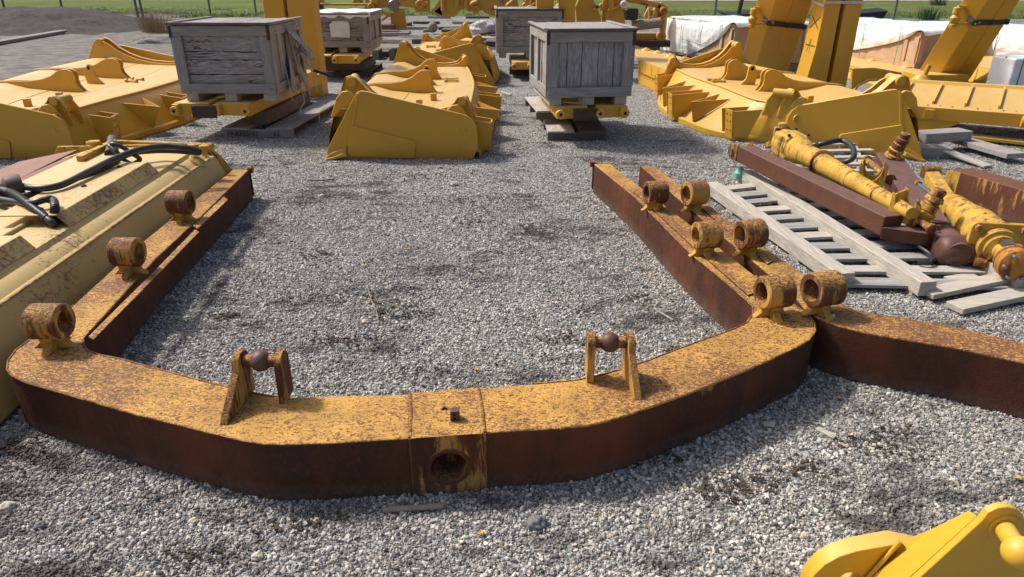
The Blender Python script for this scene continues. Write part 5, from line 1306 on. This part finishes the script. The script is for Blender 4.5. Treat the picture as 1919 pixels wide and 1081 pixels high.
# far, small parts
for k, (x, y, Y_) in enumerate(((912, 4, 24), (960, 6, 23), (992, 4, 24), (1055, 6, 24), (748, -2, 26))):
    machine(['small far yellow fork between the drum housing and the far crate', 'small far yellow plate above the far middle crate', 'small far yellow wedge beside the tall arms', 'small far yellow rod frame behind the right tall arm', 'small far yellow frame above the bracket assembly'][k], Y_, [[(x - 14, y + 12), (x - 10, y - 18), (x + 6, y - 22), (x + 14, y + 12)]], [(x - 12, y + 6, x + 12, y - 14, .05)], [], (x - 16, x + 16, y + 12, y + 20), gap=.4)
rr = random.Random(31)
for k, (x, y, Y_, lab) in enumerate(((722, 2, 22, 'narrow far yellow upright behind the bracket assembly'), (842, -6, 23, 'far yellow guard above the drum housing'), (935, 2, 21, 'far yellow plate just left of the far middle crate top'), (1000, 8, 20, 'far yellow bracket left of the tall arms behind the right crate'), (1100, -4, 19, 'far yellow casting top behind the ribbed casting'), (1150, 12, 18, 'far yellow hinged plate between the ribbed casting and linkage'), (1222, 34, 17.5, 'far yellow block inside the loader linkage'), (575, -4, 22, 'far yellow plate behind the tall arms of the left crate'))):
    pts_ = [(x - 13, y + 14), (x - 15, y - 4), (x - 8, y - 20), (x + 3, y - 14), (x + 9, y - 22), (x + 15, y - 2), (x + 12, y + 14), (x + 2, y + 10)]
    machine(lab, Y_, [[(a_ + rr.uniform(-3, 3), b_ + rr.uniform(-2, 2)) for a_, b_ in pts_]], [(x - 14, y + 8, x + 14, y - rr.uniform(4, 14), .05), (x - 6, y + 14, x - 4, y - 20, .035)], [(x + rr.uniform(-7, 7), y + 2, .09, rr.choice(['dark_steel', 'yellow_paint_far', 'bare_steel']))], (x - 16, x + 16, y + 12, y + 20), gap=.5)
# red stacked frame under first bracket, planks, ball, plastic
a = thing('pallet', 'far pallet under the yellow bracket assembly', 'pallet', tuple(P(735, 68)))
MB().bar(Q(697, 62, 15.9), Q(768, 62, 15.9), .5, .06).build('deck', 'grey_wood_x', a)
for x in (705, 735, 762): MB().box(V((Q(x, 64, 15.9).x, 15.9, .1)), (.12, .5, .2)).build('block', 'dark_wood_y', a)
tag(MB().bar(Q(690, 50, 16.0), Q(740, 50, 16.0), .3, .10).build('rusty_channel', 'pale_rust_plate', bevel=.006), 'rusty red channel lying on the far pallet beneath the bracket assembly', 'steel channel')
q = P(811, 56, .12); pb = thing('wrapped_ball', 'tan ball shaped part on scrap wood behind the middle dozer blades', 'ball', tuple(q)); MB().ball(q + V((0, 0, .08)), .16, 16).build('ball', 'stick_wood', pb, smooth=60); MB().cyl(q + V((-.3, 0, -.03)), q, .05, n=10).build('stem', 'stick_wood', pb)
rr = random.Random(9)
for k in range(6):
    q = P(775 + k * 24, 52 - (k % 3) * 10, .05); a_ = rr.uniform(-.5, .5); v_ = V((math.cos(a_), math.sin(a_) * .6, 0)) * .5
    plank(['dark scrap plank left of the tan ball', 'dark scrap plank nearest the far pallet', 'grey scrap plank farthest back behind the tan ball', 'scrap plank just right of the tan ball', 'scrap plank near the drum housing', 'scrap plank left of the plastic bundle'][k], q - v_, q + v_, .22, .08, 'dark_wood_x' if k % 2 else 'grey_wood_x', 'far scrap planks')
def lump(name, label, cat, c_, r, mat, sd_):
    m = MB(); n = 20; rows = []
    for i in range(n + 1):
        th_ = math.pi * i / n; row = []
        for j in range(2 * n + 1):
            ph = math.pi * (j % (2 * n)) / n; u = V((math.sin(th_) * math.cos(ph), math.sin(th_) * math.sin(ph), math.cos(th_)))
            k_ = 1 + .28 * mn.noise(u * 1.8 + V((sd_, 0, 0))) + .14 * mn.noise(u * 6 + V((sd_, 0, 0))) ; row.append(V(c_) + V((u.x * r[0], u.y * r[1], u.z * r[2])) * k_)
        rows.append(row)
    return tag(m.grid(rows).build(name, mat, smooth=60, fix=True), label, cat)
q = P(905, 60, .15); lump('plastic_bundle', 'crumpled clear plastic bundle on a low pallet left of the far middle crate', 'plastic bundle', q + V((0, 0, .12)), (.42, .3, .2), 'plastic_sheet', 3)
pa = thing('pallet', 'low far pallet under the crumpled plastic bundle', 'pallet', tuple(P(905, 70))); a, b = P(884, 68, .06), P(936, 70, .06)
MB().bar(a, b, .9, .03).build('deck', 'grey_wood_x', pa)
for s_ in (-.35, .35): MB().bar(V((a.x, a.y + s_, .022)), V((b.x, b.y + s_, .022)), .08, .044).build('stringer', 'dark_wood_x', pa)
# mound of small stones beside the left crate, bark scraps
q = P(315, 78, 0); lump('rubble_heap', 'low heap of dark gravel beside the dry grass tuft', 'gravel heap', (q.x, q.y, -.05), (1.0, .7, .22), 'gravel_ground', 5)
q = P(235, 47, 0); lump('rubble_heap', 'small pale rubble heap at the foot of the fence corner post', 'gravel heap', (q.x, q.y, -.02), (.7, .35, .14), 'pale_stone', 6)
# dark mulch strip near far left crate
q = P(740, 80, 0); lump('bark_heap', 'flat strip of dark bark behind the middle dozer blades', 'bark heap', (q.x - .2, q.y, -.03), (.7, .3, .09), 'bark', 8)

# ------------------------------------------------------------------ small things on the gravel
for k, (px, py) in enumerate([(766, 468), (684, 499), (893, 694), (1572, 748), (1905, 897), (902, 1001), (1130, 702)]):
    lab = ['yellow dandelion bloom farthest back inside the frame', 'yellow dandelion bloom left of centre inside the frame', 'yellow dandelion bloom just behind the front beam', 'yellow bloom on the gravel below the frame joint on the right', 'yellow bloom near the right edge above the bracket', 'yellow bloom in front of the frame socket', 'yellow bloom behind the right tower bracket'][k]
    q = P(px, py, .008); f = thing('dandelion', lab, 'flower', tuple(q), 'yellow dandelion blooms'); m = MB()
    for i in range(14):
        a_ = i * 2.4; r_ = .004 + .010 * (i / 14); u = V((math.cos(a_), math.sin(a_), 0)); m.add([q + V((0, 0, .008)), q + u * .010 * (.6 + i / 30) + V((-u.y, u.x, 0)) * .004 + V((0, 0, .010)), q + u * .0115 * (.6 + i / 30) + V((0, 0, .013 - i * .0004)), q + u * .010 * (.6 + i / 30) - V((-u.y, u.x, 0)) * .004 + V((0, 0, .010))], [(0, 1, 2, 3)])
    m.build('petals', 'petal_yellow', f); MB().cyl(q - V((0, 0, .01)), q + V((0, 0, .008)), .003, n=6).build('stem', 'leaf_green', f)
def twig(label, pts, r, mat='stick_wood', group='twigs on the gravel'):
    return tag(MB().tube(smoothpath([P(x, y, z) for x, y, z in pts], 5), r, 6).build('twig', mat), label, 'twig', group)
twig('pale bent twig standing out of the gravel inside the frame', [(689, 538, .04), (697, 565, .03), (706, 585, .02), (709, 606, .01)], .0028)
twig('thin reddish twig lying across the bark inside the frame', [(655, 558, .012), (700, 562, .02), (735, 570, .015), (765, 583, .012)], .003)
twig('pale curved straw leaning on the back of the front beam', [(838, 704, .03), (843, 718, .04), (849, 730, .03)], .0022)
twig('white straw lying in front of the left end of the beam', [(478, 920, .012), (490, 922, .016), (504, 929, .01)], .003)
twig('dark root lying on gravel near the top of the open area', [(578, 337, .01), (600, 338, .016), (628, 335, .012)], .006, 'bark')
for k, (a, b, w_, h_, mt, lab) in enumerate([((717, 956), (832, 948), .022, .012, 'stick_wood', 'flat weathered stick on the gravel in front of the frame socket'), ((1531, 802), (1566, 820), .028, .012, 'pallet_wood_x', 'pale wood chip on the gravel right of the frame'), ((1570, 829), (1590, 837), .014, .008, 'new_wood_x', 'pinkish wood splinter beside the pale wood chip'), ((940, 172), (958, 178), .04, .02, 'pallet_wood_x', 'small pale stick between the middle blade and the nearest right crate'), ((1430, 794), (1452, 796), .03, .01, 'pale_stone', 'thin flat pale flake left of the wood chip'), ((1232, 582), (1262, 600), .012, .01, 'grey_wood_x', 'dark thin splinter near the inner right corner of the frame')]):
    plank(lab, P(*a, .010), P(*b, .012), w_, h_, mt, 'wood scraps on the gravel', 'wood_scrap')
def rock(name, label, cat, px, py, r, mat, k, group):
    q = P(px, py, r * .35); o = lump(name, label, cat, q, (r * 1.15, r, r * .8), mat, k * 3.7); o['group'] = group
for k, (px, py, r, mt, lab) in enumerate([(12, 952, .026, 'pale_stone', 'white stone at the left edge in the foreground'), (363, 977, .014, 'pale_stone', 'cream stone in the left foreground'), (270, 982, .011, 'pale_stone', 'smaller cream stone left of the cream one'), (595, 975, .013, 'pale_stone', 'pale stone just below the left bend of the beam'), (482, 1043, .016, 'pale_stone', 'round white stone near the bottom edge'), (1005, 980, .030, 'dark_stone', 'large dark grey stone in front of the socket'), (778, 992, .010, 'pale_stone', 'small cream stone right of the flat stick'), (686, 603, .020, 'pale_stone', 'pale stone beside the bark and bent twig'), (851, 345, .030, 'pale_stone', 'tan rock on gravel near the far end of the open area'), (852, 408, .020, 'pale_stone', 'cream rock in the middle of the open area'), (604, 367, .02, 'pale_stone', 'white stone near the dark root'), (1509, 1003, .012, 'pale_stone', 'orange stone left of the yellow bracket'), (1436, 878, .014, 'pale_stone', 'cream stone right of the beam in the foreground'), (75, 985, .016, 'dark_stone', 'dark stone near the left edge')]):
    rock('stone', lab, 'stone', px, py, r, mt, k, 'larger stones among the gravel')
# clumps of dark bark mulch on the gravel
rr = random.Random(21); m = MB(); n_b = 0
cl = [(745, 590, .22, 90), (700, 560, .3, 40), (420, 595, .08, 50), (905, 420, .3, 50), (1000, 430, .2, 40), (600, 480, .15, 30), (560, 980, .15, 40), (1390, 910, .15, 60), (1650, 835, .2, 60), (1330, 930, .12, 40), (350, 1050, .12, 50), (620, 640, .12, 30), (880, 380, .35, 50), (1240, 330, .5, 60), (1060, 640, .15, 40), (680, 640, .2, 40), (820, 330, .5, 50), (30, 850, .15, 70), (1230, 860, .1, 30), (1500, 880, .1, 40), (790, 700, .12, 25), (1190, 560, .1, 25), (1270, 660, .08, 30)]
for px, py, sp__, cnt in cl:
    c_ = P(px, py, 0)
    for _ in range(cnt):
        q = c_ + V((rr.gauss(0, sp__ * .5), rr.gauss(0, sp__ * .28), .012)); a_ = rr.gauss(0, .7); l_ = rr.uniform(.006, .022)
        m.bar(q, q + V((math.cos(a_) * l_, math.sin(a_) * l_, rr.uniform(-.004, .006))), rr.uniform(.003, .012), rr.uniform(.003, .007))
lt = MB()
for _ in range(420):
    y = rr.uniform(1.2, 7.0); x = rr.uniform(-.8, .8) * y; q = V((x, y, .012)); a_ = rr.uniform(0, 3.14); l_ = rr.uniform(.01, .06); b_ = rr.uniform(-.02, .02)
    e_ = V((math.cos(a_), math.sin(a_), 0)); lt.tube([q, q + e_ * l_ * .5 + V((-e_.y, e_.x, 0)) * b_ + V((0, 0, .004)), q + e_ * l_], rr.uniform(.0008, .0018), 4)
tag(lt.build('straw_litter', 'stick_wood', smooth=80), 'fine dry straw and twig bits scattered over the gravel', 'straw litter', kind='stuff')
tag(m.build('bark_mulch', 'bark'), 'scattered dark bark bits and clumps on the gravel', 'bark mulch', kind='stuff')
q = P(785, 552, .01); tag(tufts('weed', [(q.x, q.y, 0, 12, .015)], 'leaf_green', .015, .035, .004, 77), 'tiny green seedling on the gravel inside the frame', 'weed', 'weeds on the lawn')

# ------------------------------------------------------------------ loose gravel (instanced stones)
def stones():
    em = MB()
    bands = [(0.75, 1.6), (1.6, 2.6), (2.6, 4.0), (4.0, 5.6), (5.6, 7.6), (7.6, 11.0)]
    for a, b in bands:
        em.grid([[V((-.92 * a - .5, a, .002)), V((.92 * a + .5, a, .002))], [V((-.92 * b - .5, b, .002)), V((.92 * b + .5, b, .002))]])
    ob = em.build('gravel', 'gravel_stone', smooth=180)
    at = ob.data.attributes.new('dens', 'FLOAT', 'FACE')
    dv = [17000, 16000, 12000, 7500, 3600, 1000]
    for i in range(6): at.data[i].value = dv[i]
    ng = bpy.data.node_groups.new('scatter_gravel', 'GeometryNodeTree')
    ng.interface.new_socket('Geometry', in_out='INPUT', socket_type='NodeSocketGeometry'); ng.interface.new_socket('Geometry', in_out='OUTPUT', socket_type='NodeSocketGeometry')
    N = ng.nodes; Lk = ng.links
    gi = N.new('NodeGroupInput'); go = N.new('NodeGroupOutput')
    na = N.new('GeometryNodeInputNamedAttribute'); na.data_type = 'FLOAT'; na.inputs[0].default_value = 'dens'
    dp = N.new('GeometryNodeDistributePointsOnFaces'); dp.inputs['Seed'].default_value = 4
    Lk.new(gi.outputs[0], dp.inputs['Mesh']); Lk.new(na.outputs['Attribute'], dp.inputs['Density'])
    join = N.new('GeometryNodeJoinGeometry')
    for k in range(5):
        ic = N.new('GeometryNodeMeshIcoSphere'); ic.inputs['Radius'].default_value = .5; ic.inputs['Subdivisions'].default_value = 2 if k < 3 else 1
        nz_ = N.new('ShaderNodeTexNoise'); nz_.noise_dimensions = '4D'; nz_.inputs['W'].default_value = k * 3.1; nz_.inputs['Scale'].default_value = 1.7; nz_.inputs['Detail'].default_value = 1
        sb = N.new('ShaderNodeVectorMath'); sb.operation = 'SUBTRACT'; sb.inputs[1].default_value = (.5, .5, .5); Lk.new(nz_.outputs['Color'], sb.inputs[0])
        sc1 = N.new('ShaderNodeVectorMath'); sc1.operation = 'SCALE'; sc1.inputs['Scale'].default_value = .95; Lk.new(sb.outputs[0], sc1.inputs[0])
        sp1 = N.new('GeometryNodeSetPosition'); Lk.new(ic.outputs[0], sp1.inputs[0]); Lk.new(sc1.outputs[0], sp1.inputs['Offset'])
        ss = N.new('GeometryNodeSetShadeSmooth'); ss.inputs['Shade Smooth'].default_value = False; Lk.new(sp1.outputs[0], ss.inputs[0])
        sm = N.new('GeometryNodeSetMaterial'); sm.inputs['Material'].default_value = M['gravel_stone']; Lk.new(ss.outputs[0], sm.inputs[0])
        g2 = N.new('GeometryNodeGeometryToInstance'); Lk.new(sm.outputs[0], g2.inputs[0]); Lk.new(g2.outputs[0], join.inputs[0])
    ip = N.new('GeometryNodeInstanceOnPoints'); Lk.new(dp.outputs[0], ip.inputs[0]); Lk.new(join.outputs[0], ip.inputs['Instance']); ip.inputs['Pick Instance'].default_value = True
    rv = N.new('FunctionNodeRandomValue'); rv.data_type = 'FLOAT_VECTOR'; rv.inputs[0].default_value = (0, 0, 0); rv.inputs[1].default_value = (6.28, 6.28, 6.28)
    rs_ = N.new('FunctionNodeRandomValue'); rs_.data_type = 'FLOAT_VECTOR'; rs_.inputs[0].default_value = (.75, .75, .55); rs_.inputs[1].default_value = (1.35, 1.15, .95)
    rf = N.new('FunctionNodeRandomValue'); rf.data_type = 'FLOAT'; rf.inputs[2].default_value = 0; rf.inputs[3].default_value = 1; rf.inputs['Seed'].default_value = 11
    pw = N.new('ShaderNodeMath'); pw.operation = 'POWER'; pw.inputs[1].default_value = 5; Lk.new(rf.outputs[1], pw.inputs[0])
    ma = N.new('ShaderNodeMath'); ma.operation = 'MULTIPLY_ADD'; ma.inputs[1].default_value = .014; ma.inputs[2].default_value = .0057; Lk.new(pw.outputs[0], ma.inputs[0])
    ml = N.new('ShaderNodeVectorMath'); ml.operation = 'SCALE'; Lk.new(rs_.outputs[0], ml.inputs[0]); Lk.new(ma.outputs[0], ml.inputs['Scale'])
    Lk.new(rv.outputs[0], ip.inputs['Rotation']); Lk.new(ml.outputs[0], ip.inputs['Scale'])
    Lk.new(ip.outputs[0], go.inputs[0])
    md = ob.modifiers.new('gravel', 'NODES'); md.node_group = ng
    tag(ob, 'loose grey gravel stones covering the yard in the foreground', 'gravel', kind='stuff')
stones()
